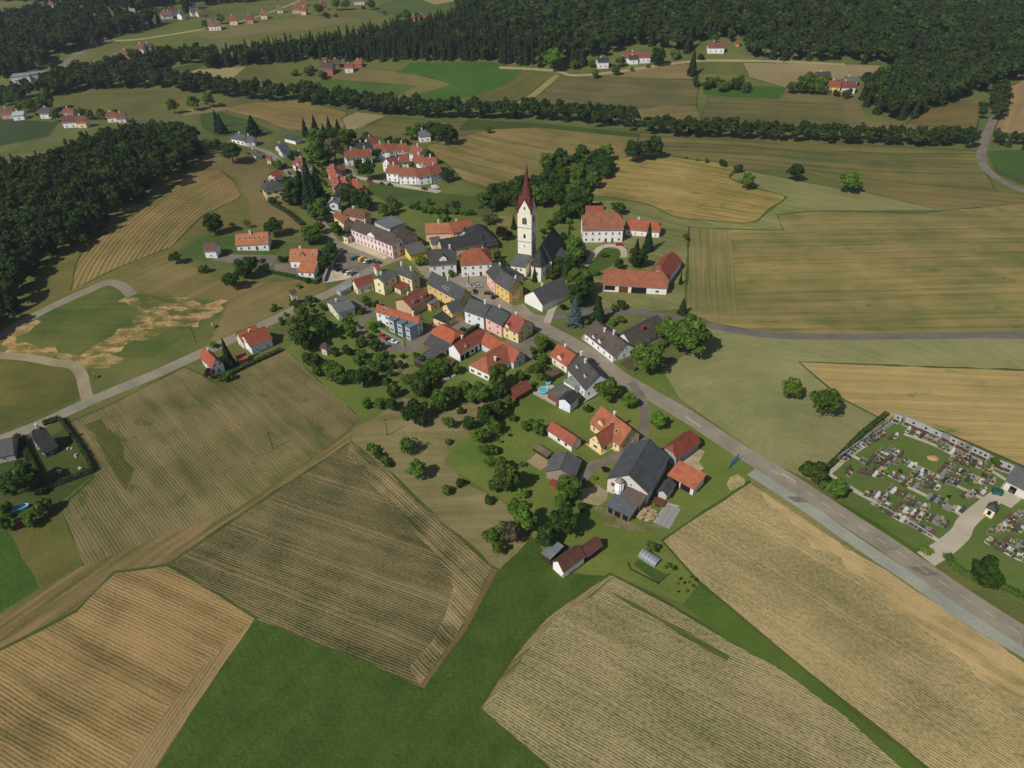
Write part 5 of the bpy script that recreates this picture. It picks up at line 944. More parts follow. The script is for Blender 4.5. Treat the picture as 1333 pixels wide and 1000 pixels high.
far('U', [((333,444), (398,448), 9, 6, 4, (236,190,70), (170,82,62), 'yellow house with red roof by the right-hand wood'), ((398,450), (478,448), 9, 5, 4, (222,216,206), (150,74,60), 'white right half of the house by the right-hand wood'), ((414,414), (486,418), 8, 4, 2.5, (150,150,150), (106,106,112), 'grey shed behind the yellow house'),
    ((278,398), (352,392), 9, 4, 3, (170,120,90), (84,74,76), 'dark-roofed chalet left behind the yellow house')])
far('V', [((0,586), (62,580), 9, 4, 3, (190,150,130), (140,80,66), 'left edge red house of the hamlet'), ((58,592), (118,586), 9, 4, 2, (226,226,224), (196,196,196), 'white flat-looking house of the hamlet'), ((196,582), (262,580), 9, 4, 3.5, (220,214,206), (96,78,80), 'purple-grey roofed house of the hamlet'),
    ((318,580), (372,578), 8, 4, 3, (210,170,140), (160,84,62), 'orange roofed rear house of the hamlet'), ((312,626), (385,622), 9, 4.4, 4, (228,226,222), (120,66,54), 'white gabled front house of the hamlet'), ((383,626), (436,624), 9, 4.4, 4, (232,206,140), (134,78,60), 'yellow gabled house next to the white gabled one'),
    ((540,600), (592,598), 8, 4, 3, (222,214,204), (154,78,62), 'small white house partly hidden by the hill wood'), ((590,604), (640,602), 8, 4, 3, (216,206,196), (150,76,60), 'red-roofed house right at the hill wood edge'),
    ((692,254), (730,256), 9, 5, 4, (222,214,206), (140,84,72), 'white gabled house of the far hillside farm'), ((730,252), (772,252), 9, 4, 4, (150,110,90), (92,70,66), 'dark barn of the far hillside farm'), ((618,282), (660,280), 8, 4, 3, (190,140,110), (156,84,60), 'orange barn of the far hillside farm'), ((572,304), (626,300), 8, 3, 2, (170,160,150), (110,96,90), 'low grey shed of the far hillside farm'),
    ((822,80), (880,76), 9, 4, 3, (226,222,216), (150,100,86), 'long white house on the distant ridge'), ((862,64), (905,60), 9, 4.4, 3.5, (214,206,200), (130,76,64), 'red-roofed house on the distant ridge'), ((650,64), (690,62), 9, 4.4, 3, (228,226,222), (170,166,162), 'lone white house in the distant wood'),
    ((1060,136), (1096,134), 9, 4.4, 4, (232,220,196), (150,100,80), 'left half of the white twin house by a round tree'), ((1094,134), (1126,132), 9, 4.4, 3.6, (230,218,196), (140,92,76), 'right half of the white twin house by a round tree'), ((1168,108), (1210,106), 9, 4.4, 4, (232,212,150), (156,88,60), 'yellow cottage on the far ridge lane'), ((1255,102), (1292,100), 9, 4, 3.5, (190,150,110), (150,72,54), 'red-roofed cottage on the far ridge lane'),
    ((972,66), (1000,64), 8, 4, 4, (226,222,216), (110,96,96), 'first white cottage of the distant cluster'), ((985,40), (1012,38), 8, 4, 4, (226,222,216), (104,92,92), 'upper white cottage of the distant cluster'), ((1010,70), (1040,66), 8, 4, 3, (200,180,150), (150,110,80), 'tan cottage of the distant cluster'), ((925,82), (950,76), 8, 4, 3, (226,222,216), (120,110,110), 'small pale cottage below the distant cluster'),
    ((245,26), (270,24), 8, 4, 3, (220,206,196), (150,84,66), 'left house in the far top-left clearing'), ((296,28), (326,26), 8, 4, 3, (214,206,200), (136,90,76), 'right house in the far top-left clearing')])
h('factory_hall', 'long low white industrial hall at the far left', 'V', (52,402), (150,388), 14, 5, 0, kind='flat', wall=(196,198,204), roof=(156,160,168), near='the industrial hall', cat='hall', win='w', sp=5)
h('factory_hall', 'right-hand grey industrial hall at the far left', 'V', (152,388), (236,372), 12, 4.4, 0, kind='flat', wall=(186,188,194), roof=(150,152,160), near='the right industrial hall', cat='hall', win=None)
h('mourning_hall', 'cemetery chapel hall with a grey roof at the right edge', 'P', (1308,626), (1352,648), 12, 3.6, 3.4, 1, wall=(206,196,180), roof=(104,100,104), near='the cemetery hall', cat='chapel', open_=((.2,.4,.1,2.6),))
h('shed', 'long low brown garden shed above the sand patch left of the small grey barn', 'M', (95,592), (272,706), (312,664), 2.1, .5, kind='shed', wall=(96,74,58), roof=(134,112,88), near='the low brown shed by the sand patch', cat='shed', win=None, wmat=WOODD)
h('shed', 'small dark red hut beside the white farmhouse', 'I', (862,745), (912,778), (945,745), 1.8, .9, 1, wall=(130,66,54), roof=(134,66,54), near='the small red hut', cat='shed', win=None)
h('shed', 'tiny blue-grey garden shed next to the vegetable plot of the roadside house', 'K', (1130,140), (1150,150), 2.2, 2.1, .8, 1, wall=(150,150,150), roof=(120,116,116), near='the tiny roadside shed', cat='shed', win=None)
# ------------------------------------------------------------------ church
def church():
    base = W((674.5, 351)); rz = math.radians(-20); t = thing('church', 'cream church with a tall tower, red pointed spire and dark nave roof', 'church', base, rz)
    def frame(z):     # pixel row of a height above the tower corner
        return PX(base+Vector((0, 0, z)))[1]
    def hz(py):
        lo, hi = 0, 90
        for _ in range(40):
            m = (lo+hi)/2
            if frame(m) > py: lo = m
            else: hi = m
        return lo
    Tw = 7.2; H1 = hz(276); HT = hz(212); cw = wall_mat((228, 219, 194)); red = roof_mat((134, 52, 48)); dk = roof_mat((66, 62, 64)); gr = roof_mat((104, 102, 108))
    tw = ob('tower', MB().box(0, 0, -2, Tw, Tw, H1).mesh('tower', cw), t)
    for z in (hz(296), hz(314)):
        ob('string_course', MB().box(-.14, -.14, z, Tw+.14, Tw+.14, z+.35).mesh('string_course', STONE), tw)
    gh = 6.5; c = Tw/2
    for k, (x, y, r) in enumerate(((c, 0, 0), (Tw, c, math.pi/2), (c, Tw, math.pi), (0, c, -math.pi/2))):
        g = ob('tower_gable', MB().add([(-c*.98, .02, 0), (c*.98, .02, 0), (0, .02, gh), (-c*.98, .5, 0), (c*.98, .5, 0), (0, .5, gh)], [(0, 1, 2), (5, 4, 3), (0, 3, 4, 1), (1, 4, 5, 2), (2, 5, 3, 0)]).mesh('tower_gable', cw), tw, (x, y, H1), r)
        ob('gable_window', MB().prism([(-.35, -.06), (.35, -.06), (.35, .05), (-.35, .05)], 1.6, 2.9).mesh('gable_window', DARK), g)
        for nm, z, w_, hh, mt in (('belfry_window', hz(291), 2.3, 3.6, flat_mat('green_louvres', (70, 110, 72), .7)), ('tower_window', hz(309), 1.1, 2.2, DARK), ('tower_window', hz(320), .7, .7, DARK)):
            pts = [(-w_/2, 0), (w_/2, 0)]+[(w_/2*math.cos(a), hh-w_/2+w_/2*math.sin(a)) for a in [math.pi*i/8 for i in range(9)]]
            n = len(pts); m = MB().add([(p[0], -.06, p[1]) for p in pts]+[(p[0], .1, p[1]) for p in pts], [tuple(range(n))]+[(i, n+i, n+(i+1) % n, (i+1) % n) for i in range(n)])
            wn_ = ob(nm, m.mesh(nm, mt), tw, (x, y, z-hh*.0), r)
            if w_ > 2:
                ob('mullion', MB().box(-.09, -.12, 0, .09, -.05, hh).mesh('mullion', STONE), wn_)
                for q in range(6): ob('louvre', MB().box(-w_/2+.1, -.13, .3+q*.45, w_/2-.1, -.06, .42+q*.45).mesh('louvre', WOODD), wn_)
    # spire: broach between the gables, then a slim octagon
    m = MB(); e = .35; n = 16
    def ring(r, z, sq):
        out = []
        for i in range(n):
            a = 2*math.pi*i/n; k = 1/max(abs(math.cos(a)), abs(math.sin(a))); out.append((c+math.cos(a)*r*(1+(k-1)*sq), c+math.sin(a)*r*(1+(k-1)*sq), z))
        return out
    # corner roofs run from the eaves up between the gables
    b0 = ring(c+e, H1, 1)
    b0 = [(x, y, H1-.2 + (gh+.5)*max(0, 1-abs((abs(x-c) if abs(abs(y-c)-(c+e)) < .01 else abs(y-c)))/(c+e))) for x, y, z in b0]
    rings = [b0, ring(c*.80, H1+gh*1.1, .4), ring(c*.50, H1+gh*1.75, .1), ring(c*.36, H1+(HT-H1)*.55, 0), ring(.16, HT-1.4, 0)]
    vs = [p for r_ in rings for p in r_]; fs = [(k*n+i, k*n+(i+1) % n, (k+1)*n+(i+1) % n, (k+1)*n+i) for k in range(len(rings)-1) for i in range(n)]
    sp = ob('spire', m.add(vs, fs).mesh('spire', red), t)
    for i in range(4):
        a = math.pi/4+i*math.pi/2; x, y = c+math.cos(a)*c*.62*1.1, c+math.sin(a)*c*.62*1.1
        ob('spire_dormer', MB().box(-.45, -.45, -1.2, .45, .45, 1.3).add([(-.6, -.6, 1.3), (.6, -.6, 1.3), (.6, .6, 1.3), (-.6, .6, 1.3), (0, 0, 3.4)], [(0, 1, 4), (1, 2, 4), (2, 3, 4), (3, 0, 4), (3, 2, 1, 0)]).mesh('spire_dormer', red), sp, (x, y, H1+gh*1.15), a)
        x, y = c+math.cos(a)*c*1.36, c+math.sin(a)*c*1.36
        ob('pinnacle', MB().tube((0, 0, -.5), (0, 0, 2.2), .5, .42, 8).tube((0, 0, 2.2), (0, 0, 4.2), .55, .04, 8).mesh('pinnacle', red), tw, (x, y, H1+.2))
    ob('spire_cross', MB().tube((c, c, HT-1.6), (c, c, HT-.9), .3, .3, 8).box(c-.07, c-.07, HT-1, c+.07, c+.07, HT+1.6).box(c-.6, c-.06, HT+.5, c+.6, c+.06, HT+.64).mesh('spire_cross', flat_mat('gilt', (210, 176, 90), .35, .8)), sp)
    # sacristy
    s = ob('sacristy', MB().box(-1.2, -7.5, -2, 6.6, 0, 6).mesh('sacristy', cw), t)
    ob('sacristy_roof', MB().add([(-1.7, -8, 6), (6.9, -8, 6), (6.9, 0.0, 9.2), (-.2, 0.0, 9.2), (-1.7, 0.0, 6)], [(0, 1, 2, 3), (0, 3, 4), (4, 3, 2), (1, 0, 4, 2)]).mesh('sacristy_roof', gr), s)
    for x in (1.6, 4.0): window(t, 'n', x, -7.5, 3.6, 0)
    for x in (-.3, 2.2): window(t, 's', x+1.2, -7.5, .9, 0)
    window(t, 't', -1.2, -5, 1.0, -math.pi/2); ob('door', MB().box(4.2, -7.62, 0, 5.5, -7.5, 2.2).mesh('door', WOODB), t)
    # nave and choir
    nv = ob('nave', MB().box(8.2, -1.5, -2, 18.2, 21, 8.6).mesh('nave', cw), t); zr = 17.2; xm = 13.2
    ob('nave_roof', MB().add([(7.6, -2, 8.5), (18.8, -2, 8.5), (18.8, 21.6, 8.5), (7.6, 21.6, 8.5), (xm, -1, zr), (xm, 18, zr)], [(0, 1, 4), (1, 2, 5, 4), (2, 3, 5), (3, 0, 4, 5), (3, 2, 1, 0)]).mesh('nave_roof', dk), nv)
    for y in (3, 8.5, 14): window(nv, 't', 18.2, y, 4, math.pi/2)
    pts = [(9.2, -1.4), (9.2, -6.5), (10.8, -9.3), (15.2, -9.3), (16.8, -6.5), (16.8, -1.4)]
    ch = ob('choir', MB().prism(pts, -2, 8.4).mesh('choir', cw), t); p2 = [(13+(x-13)*1.12, -1.4+(y+1.4)*1.06) for x, y in pts]
    ob('choir_roof', MB().add([(x, y, 8.35) for x, y in p2]+[(13.0, -4.6, 16), (13.0, 0, 16.4)], [(0, 1, 6, 7), (1, 2, 6), (2, 3, 6), (3, 4, 6), (4, 5, 7, 6), (5, 4, 3, 2, 1, 0), (5, 0, 7)]).mesh('choir_roof', dk), ch)
    for x, y, r in ((10, -7.9, -math.pi/3), (13, -9.3, 0), (16, -7.9, math.pi/3)): window(ch, 't', x, y, 3.4, r)
    sc_ = ob('side_chapel', MB().box(18.2, 5, -2, 24, 13, 5.6).mesh('side_chapel', cw), t)
    ob('side_chapel_roof', MB().add([(17.2, 4.5, 9.6), (24.6, 4.5, 5.5), (24.6, 13.5, 5.5), (17.2, 13.5, 9.6), (17.2, 4.5, 9.3), (24.6, 4.5, 5.2), (24.6, 13.5, 5.2), (17.2, 13.5, 9.3)], [(0, 1, 2, 3), (7, 6, 5, 4), (4, 5, 1, 0), (5, 6, 2, 1), (6, 7, 3, 2), (7, 4, 0, 3)]).mesh('side_chapel_roof', gr), sc_)
    window(sc_, 'n', 21, 5, 2, 0)
    LANDMARKS.append(('the church', PX(base+Vector((5, 5, 6))), base+Vector((8, 4, 0)))); return t
church()
# ------------------------------------------------------------------ cars
TYRE = flat_mat('tyre', (34, 34, 34), .9); LAMP = flat_mat('lamp_glass', (230, 228, 214), .2); CGL = flat_mat('car_glass', (30, 36, 42), .08, 0, .6)
_pc = {}
def paint(rgb):
    if rgb not in _pc:
        m = flat_mat('car_paint', rgb, .3, 0, .5); m.node_tree.nodes['Principled BSDF'].inputs['Coat Weight'].default_value = .5; _pc[rgb] = m
    return _pc[rgb]
def loft(secs, name, mat):
    m = MB(); n = len(secs[0]); vs = [p for s_ in secs for p in s_]
    fs = [(k*n+i, k*n+(i+1) % n, (k+1)*n+(i+1) % n, (k+1)*n+i) for k in range(len(secs)-1) for i in range(n)]+[tuple(range(n))[::-1], tuple(range((len(secs)-1)*n, len(secs)*n))]
    me = m.add(vs, fs).mesh(name, mat); return me
def car_meshes(kind):
    L = {'car': 4.3, 'van': 5.2}[kind]; top = {'car': 1.45, 'van': 2.1}[kind]
    def sec(x, w_, z0, z1): return [(x, -w_, z0), (x, w_, z0), (x, w_*1.02, (z0+z1)/2), (x, w_*.93, z1), (x, -w_*.93, z1), (x, -w_*1.02, (z0+z1)/2)]
    h = L/2
    body = [sec(-h, .72, .38, .78), sec(-h+.25, .84, .26, .92), sec(-h+1.0, .87, .25, .97), sec(.6, .87, .25, .95), sec(h-.5, .83, .26, .84), sec(h, .70, .36, .66)]
    if kind == 'van': body = [sec(-h, .9, .35, 1.9), sec(-h+.2, .95, .28, 2.05), sec(h-1.6, .95, .28, 2.05), sec(h-.9, .93, .28, 1.2), sec(h-.1, .88, .3, 1.0), sec(h, .8, .4, .85)]
    cab = [sec(-h+.55, .74, .9, .98), sec(-h+1.05, .70, .9, top-.06), sec(-h+2.2, .70, .9, top-.02), sec(.35, .68, .9, top-.12), sec(1.0, .74, .88, .95)]
    roof = [sec(-h+.95, .66, top-.12, top-.02), sec(-h+1.6, .67, top-.1, top+.03), sec(-h+2.4, .66, top-.1, top+.02), sec(.25, .62, top-.2, top-.08)]
    if kind == 'van': cab = [sec(h-1.75, .9, 1.15, 1.95), sec(h-1.55, .9, 1.15, 1.96), sec(h-.85, .86, 1.1, 1.24)]; roof = [sec(-h+.3, .8, 2.02, 2.08), sec(h-1.7, .8, 2.02, 2.08)]
    return L, body, cab, roof
CARS = {}
def car(label, crop, x, y, ang_px, rgb, kind='car', cat=None, name='parked_car', group=None):
    k = CROPS[crop][2]; p = W(cp(crop, x, y)); q = W(cp(crop, x+ang_px[0], y+ang_px[1])); rz = math.atan2(q.y-p.y, q.x-p.x)
    t = thing(name if kind == 'car' else 'parked_van', label, cat or kind, (p.x, p.y, p.z+.03), rz, group)
    key = (rgb, kind)
    if key not in CARS:
        L, b, c_, r = car_meshes(kind); CARS[key] = (loft(b, 'body', paint(rgb)), loft(c_, 'windows', CGL), loft(r, 'car_roof', paint(rgb)), L)
    b, c_, r, L = CARS[key]; bo = ob('body', b, t); ob('windows', c_, t); ob('car_roof', r, t)
    for sx in (-1, 1):
        for sy in (-1, 1): ob('wheel', WHEEL, t, (sx*(L/2-.85), sy*.82, .32))
        ob('headlight', HL, bo, (L/2-.09, sx*.58, .66))
    return t
WHEEL = MB().tube((0, -.11, 0), (0, .11, 0), .33, .33, 14).mesh('wheel', TYRE); HL = MB().box(-.05, -.16, -.07, .05, .16, .07).mesh('headlight', LAMP)
PK = 'cars in the school car park'
for a in (('blue estate car at the left end of the rear car park row', 'C', 338, 730, (10, -6), (52, 84, 124)), ('dark blue car second in the rear car park row', 'C', 378, 722, (10, -6), (46, 60, 96)), ('yellow van in the middle of the rear car park row', 'C', 432, 740, (10, -6), (218, 176, 60), 'van'),
    ('white car right of the yellow van', 'C', 478, 758, (10, -7), (222, 222, 220)), ('dark grey car right of the white one in the rear row', 'C', 512, 762, (10, -7), (64, 66, 72)), ('dark car next to the small tree in the car park', 'C', 600, 772, (10, 1), (44, 46, 54)),
    ('black car at the left end of the front car park row', 'C', 178, 850, (10, -5), (36, 38, 42)), ('black car second in the front car park row', 'C', 250, 868, (10, -6), (32, 34, 38)), ('white car second from the right in the front car park row', 'C', 280, 886, (10, -6), (228, 228, 226)), ('dark silver car at the right end of the front car park row', 'C', 330, 892, (10, -6), (92, 96, 104))): car(*a, group=PK)
for a in (('black car parked below the yellow house on the square', 'H', 800, 358, (10, 1), (38, 40, 44)), ('second black car parked below the yellow house, nearer the terrace', 'H', 866, 398, (10, -5), (34, 34, 38)), ('silver car on the village square in front of the rectory', 'H', 690, 280, (10, -1), (170, 172, 176)),
    ('dark car at the foot of the big yellow house on the square', 'H', 652, 340, (3, 10), (48, 50, 58)), ('dark car parked beside the hedge in the inner courtyard', 'H', 535, 758, (10, 4), (44, 44, 52)), ('red car in the court below the orange-roofed terrace', 'G', 660, 822, (10, 4), (170, 40, 44)),
    ('black car next to the red one below the terrace', 'G', 728, 864, (10, 4), (36, 38, 44)), ('white car at the right of the court below the terrace', 'G', 768, 884, (10, 3), (226, 226, 224)), ('red car in front of the manor house', 'F', 440, 462, (10, 0), (178, 34, 40)),
    ('black car on the drive below the long house with skylights', 'Q', 736, 426, (4, -10), (36, 38, 42)), ('dark car partly under the trees of the hill drive', 'Q', 602, 412, (4, -8), (40, 42, 48)), ('dark car driving on the upper village road', 'Z', 140, 468, (3, 5), (44, 46, 52)), ('black car parked on the upper road below the first', 'Z', 150, 520, (3, 6), (38, 38, 44)),
    ('red car in the estate car park', 'B', 214, 482, (10, 0), (160, 40, 44)), ('dark red car on the estate road near the yellow gable', 'B', 285, 556, (10, 2), (120, 36, 40)), ('red car at the start of the estate road', 'B', 408, 578, (10, 4), (150, 40, 44)), ('dark car on the estate road, right of the red one', 'B', 516, 602, (10, 5), (50, 56, 70)),
    ('dark car at the middle of the estate road', 'B', 586, 610, (10, 3), (46, 48, 56)), ('dark car towards the end of the estate road', 'B', 884, 646, (10, 2), (46, 48, 54)), ('silver car beside the yellow school annex', 'C', 215, 432, (10, -4), (190, 194, 200)), ('dark car in front of the orange-brown house by the upper road', 'C', 75, 325, (10, -3), (50, 54, 66)),
    ('dark car behind the dark-roofed house on the main road side', 'K', 590, 598, (8, 7), (50, 52, 58)), ('dark car parked on the farm track beside the small grey barn', 'O', 735, 180, (4, 10), (44, 46, 50)), ('grey car parked in front of the terrace wall', 'H', 812, 812, (10, 7), (110, 112, 118))): car(*a)
car('white camper van at the right end of the estate road', 'B', 978, 636, (10, -1), (230, 230, 228), 'van')
# ------------------------------------------------------------------ hedges, walls, fences
def hedge(label, crop, pts, wd, ht, mat='dark', dens=9):
    ws = [W(p) for p in (cp(crop, *pts))]; o0 = ws[0]; Ps, Ns = [], []
    for a, b in zip(ws, ws[1:]):
        d = (b-a); L = d.length; n = max(8, int(L*(wd+2*ht)*dens)); s = rng.random(n); fa = rng.random(n); nx, ny = -d.y/L, d.x/L
        top = fa < wd/(wd+2*ht); u = np.where(top, rng.uniform(-.5, .5, n)*wd, np.where(rng.random(n) < .5, -.5, .5)*wd); z = np.where(top, ht, rng.uniform(0, 1, n)*ht)+rng.normal(0, .09, n)
        Ps.append(np.c_[a.x-o0.x+d.x*s+nx*u, a.y-o0.y+d.y*s+ny*u, a.z-o0.z+d.z*s+z]); N = np.c_[np.where(top, 0, nx*np.sign(u)), np.where(top, 0, ny*np.sign(u)), np.where(top, 1, .2)]+rng.normal(size=(n, 3))*.4; Ns.append(N)
    P = np.concatenate(Ps); N = np.concatenate(Ns); N /= np.linalg.norm(N, axis=1)[:, None]
    me = cards(P, N, rng.uniform(.3, .55, len(P)), rng.uniform(.1, .9, len(P)), 'foliage', LEAF[mat]); t = thing('hedge', label, 'hedge', o0); ob('foliage', me, t)
    m = MB()
    for a, b in zip(ws, ws[1:]):
        a_, b_ = a-o0, b-o0; m.tube((a_.x, a_.y, a_.z+ht*.42), (b_.x, b_.y, b_.z+ht*.42), ht*.4, ht*.4, 6)
    ob('branches', m.mesh('branches', bark), t); return t
hedge('clipped hedge round the plot of the steep dark house', 'k', (215,330, 330,540, 510,890, 760,800, 1020,700, 860,420, 650,140, 480,200), 1.2, 2.0)
hedge('short hedge between the left edge house and its neighbour', 'k', (180,330, 320,590), 1.4, 2.0)
hedge('long low hedge below the orange house above the car park', 'Q', (768,508, 1000,560, 1165,606, 1200,560), 1.4, 1.5)
hedge('hedge along the left side of the cemetery', 'W', (262,690, 385,575, 505,452, 632,350), 1.8, 1.2)
hedge('hedge beside the meadow lane of the yellow villa', 'A', (690,770, 830,850, 960,960), 2.2, 2.0)
hedge('hedge between the white terrace and the inner courtyard', 'H', (545,808, 640,745, 730,688), 1.6, 1.8)
hedge('tall dark hedge below the dark-roofed house garden', 'L', (830,610, 900,640), 1.5, 1.6)
hedge('hedge at the lower side of the roadside houses by the maize field', 'a', (760,255, 860,205, 980,150), 1.8, 1.4)
hedge('hedge strip on the road side of the cemetery', 'e', (1062,262, 1085,300, 1130,330, 1180,360), 2.2, 1.4, 'mid')
hedge('long hedge on the bank right of the cemetery tree', 'e', (1250,370, 1333,410, 1420,460), 2.2, 1.2, 'mid')
hedge('hedge from the tall walnut tree down to the road', 'Y', (930,450, 830,520), 2.4, 2.2)
def wall_line(name, label, cat, crop, pts, wd, ht, mat, posts=0, parent_mat=None):
    ws = [W(p) for p in cp(crop, *pts)]; o0 = ws[0]; t = thing(name, label, cat, o0); i = 0
    for a, b in zip(ws, ws[1:]):
        d = b-a; L = d.to_2d().length; rz = math.atan2(d.y, d.x)
        if posts:
            n = max(2, int(L/posts))
            for k in range(n+1):
                if i and k == 0: continue
                q = a.lerp(b, k/n)-o0; ob('post', MB().box(-.06, -.06, -.5, .06, .06, ht).mesh('post', mat), t, q, rz)
            for z in (ht*.45, ht*.9): ob('rail', MB().box(0, -.035, z, L, .035, z+.1).mesh('rail', mat), t, a-o0+Vector((0, 0, 0)), rz)
        else: ob('wall_section', MB().box(-wd/2, -wd/2, -1, L+wd/2, wd/2, ht).box(-wd/2-.05, -wd/2-.05, ht, L+wd/2+.05, wd/2+.05, ht+.1).mesh('wall_section', mat), t, a-o0, rz)
        i += 1
    return t
wall_line('retaining_wall', 'grey retaining wall curving down the left side of the car park', 'wall', 'C', (15,975, 60,850, 130,740, 215,640), .9, 1.8, CONC)
wall_line('cemetery_wall', 'low grey wall behind the top row of cemetery monuments', 'wall', 'W', (690,362, 830,425, 960,490, 1100,555, 1200,600, 1280,640), .4, 1.6, CONC)
wall_line('cemetery_wall', 'low pale kerb wall along the road side of the cemetery', 'wall', 'W', (460,745, 640,840, 800,930, 905,1000), .3, .4, STONE)
wall_line('fence', 'white pergola-like rail fence round the court below the orange terrace', 'fence', 'G', (608,765, 740,830, 870,898, 872,945), .1, 1.9, FRAME, 2.5)
wall_line('fence', 'low timber fence round the green vegetable plot by the greenhouse', 'fence', 'i', (850,130, 862,165, 1005,240, 1060,190), .1, .8, WOODD, 2.2)
wall_line('garden_wall', 'low pale wall along the pool terrace', 'wall', 'L', (290,440, 410,505, 530,570), .3, .9, STONE)
wall_line('garden_wall', 'pale wall between the road and the white garage yard', 'wall', 'L', (838,545, 985,455), .3, .9, STONE)
wall_line('fence', 'wooden fence along the street side of the brown-roofed roadside house', 'fence', 'K', (480,335, 640,450, 800,560), .1, 1.1, WOODB, 2.5)
wall_line('fence', 'post fence between the orchard and the farm lawn', 'fence', 'O', (-60,-90, 20,20, 60,90), .1, 1.1, WOODD, 3.5)
# ------------------------------------------------------------------ pools, farm equipment, signs
WATER = flat_mat('pool_water', (60, 190, 214), .08, 0, .5); PWALL = flat_mat('pool_wall', (90, 170, 200), .5)
def pool(label, crop, x, y, rx, ry, rz=0):
    p = W(cp(crop, x, y)); t = thing('swimming_pool', label, 'pool', p, rz); n = 28
    pt = lambda k: [(rx*k*math.cos(2*math.pi*i/n), ry*k*math.sin(2*math.pi*i/n)) for i in range(n)]
    m = MB(); o_, i_ = pt(1), pt(.94)
    m.add([(a, b, -.3) for a, b in o_]+[(a, b, 1.1) for a, b in o_]+[(a, b, 1.1) for a, b in i_]+[(a, b, .3) for a, b in i_], [(k*n+i, k*n+(i+1) % n, (k+1)*n+(i+1) % n, (k+1)*n+i) for k in range(3) for i in range(n)])
    ob('pool_wall', m.mesh('pool_wall', PWALL), t); ob('water', mesh('water', [(a, b, .9) for a, b in i_], [tuple(range(n))], WATER), t)
    ob('rim', MB().add([(a*1.0, b*1.0, 1.1) for a, b in pt(1.05)]+[(a, b, 1.1) for a, b in pt(.93)]+[(a, b, 1.18) for a, b in pt(1.05)]+[(a, b, 1.18) for a, b in pt(.93)], [(2*n+i, 2*n+(i+1) % n, 3*n+(i+1) % n, 3*n+i) for i in range(n)]+[(i, (i+1) % n, 2*n+(i+1) % n, 2*n+i) for i in range(n)]+[(3*n+i, 3*n+(i+1) % n, n+(i+1) % n, n+i) for i in range(n)]).mesh('rim', FRAME), t)
    ob('ladder', MB().tube((rx-.1, -.25, -.3), (rx-.1, -.25, 1.7), .03, .03, 6).tube((rx-.1, .25, -.3), (rx-.1, .25, 1.7), .03, .03, 6).box(rx-.14, -.25, .5, rx-.06, .25, .55).box(rx-.14, -.25, .9, rx-.06, .25, .95).mesh('ladder', METAL), t)
pool('round turquoise swimming pool beside the brown garage', 'L', 392, 418, 2.0, 2.0)
pool('small teal paddling pool above the round pool', 'L', 448, 338, 1.0, .9)
pool('narrow oval blue pool between bushes at the left edge', 'k', 205, 1115, 3.2, 1.2, .45)
pool('round teal trampoline in the garden left of the grey house', 'A', 910, 325, 1.8, 1.8)  # a trampoline, built with the pool shape
p = W((804.5, 650.5)); t = thing('silo', 'white cylindrical silo with a domed cap at the near end of the huge barn', 'silo', p)
ob('silo_body', MB().tube((0, 0, -.5), (0, 0, 8.6), 1.45, 1.45, 24).mesh('silo_body', wall_mat((232, 230, 222)), True), t)
ob('silo_cap', MB().tube((0, 0, 8.6), (0, 0, 9.3), 1.55, .9, 24).tube((0, 0, 9.3), (0, 0, 9.6), .9, .3, 20).mesh('silo_cap', CONC, True), t)
ob('ladder', MB().box(-.3, -1.6, 0, -.24, -1.5, 8.6).box(.24, -1.6, 0, .3, -1.5, 8.6).mesh('ladder', METAL), t)
for z in (2.5, 5, 7.5): ob('hoop', MB().tube((0, 0, z), (0, 0, z+.12), 1.5, 1.5, 24).mesh('hoop', METAL), t)
p = W(cp('N', 540, 865)); t = thing('wood_pile', 'round heap of pale split logs behind the open grey lean-to', 'wood pile', p); lg = MB().tube((-.55, 0, 0), (.55, 0, 0), .24, .22, 7).mesh('log', wood_mat((196, 172, 132)))
for i in range(150):
    a = random.uniform(0, 6.28); r = random.uniform(0, 1)**.5*3.4; o = ob('log', lg, t, (math.cos(a)*r, math.sin(a)*r*.9, .2+random.uniform(0, 1)*(1.7-r*.42))); o.rotation_euler = (random.uniform(-.3, .3), random.uniform(-.3, .3), random.uniform(0, 3.1))
for lb, x, y, sx in (('wooden trailer left of the concrete pad behind the huge barn', 640, 775, 2.3), ('second wooden trailer next to the orange shed', 665, 740, 1.8)):
    p = W(cp('N', x, y)); t = thing('trailer', lb, 'trailer', p, -.55); ob('bed', MB().box(-sx, -1, .7, sx, 1, .85).box(-sx, -1, .85, sx, -.92, 1.35).box(-sx, .92, .85, sx, 1, 1.35).box(-sx, -.92, .85, -sx+.08, .92, 1.35).mesh('bed', WOODB), t); ob('drawbar', MB().box(sx, -.06, .6, sx+1.4, .06, .7).mesh('drawbar', METAL), t)
    for sy in (-1, 1): ob('wheel', WHEEL, t, (-.2, sy*1.1, .33)); ob('wheel', WHEEL, t, (.7, sy*1.1, .33))
slab = MB().box(-.8, -.8, -.2, .8, .8, .12).mesh('paving_slab', CONC); o = W(cp('N', 720, 770)); d = (W(cp('N', 620, 935))-o).to_2d().normalized()
t = thing('slab_pad', 'pad of pale concrete slabs behind the farm', 'slab pad', o, math.atan2(d.y, d.x))
for i in range(6):
    for j in range(3): ob('paving_slab', slab, t, (i*1.66+.8, j*1.66+.8, 0))
a, b = W(cp('i', 905, 100)), W(cp('i', 985, 155)); d = (b-a).to_2d(); L = d.length; t = thing('greenhouse', 'small plastic greenhouse with a rounded roof by the vegetable plot', 'greenhouse', a, math.atan2(d.y, d.x))
ar = [(math.cos(math.pi*i/10), math.sin(math.pi*i/10)) for i in range(11)]; PLA = flat_mat('greenhouse_film', (132, 134, 138), .4, 0, .5)
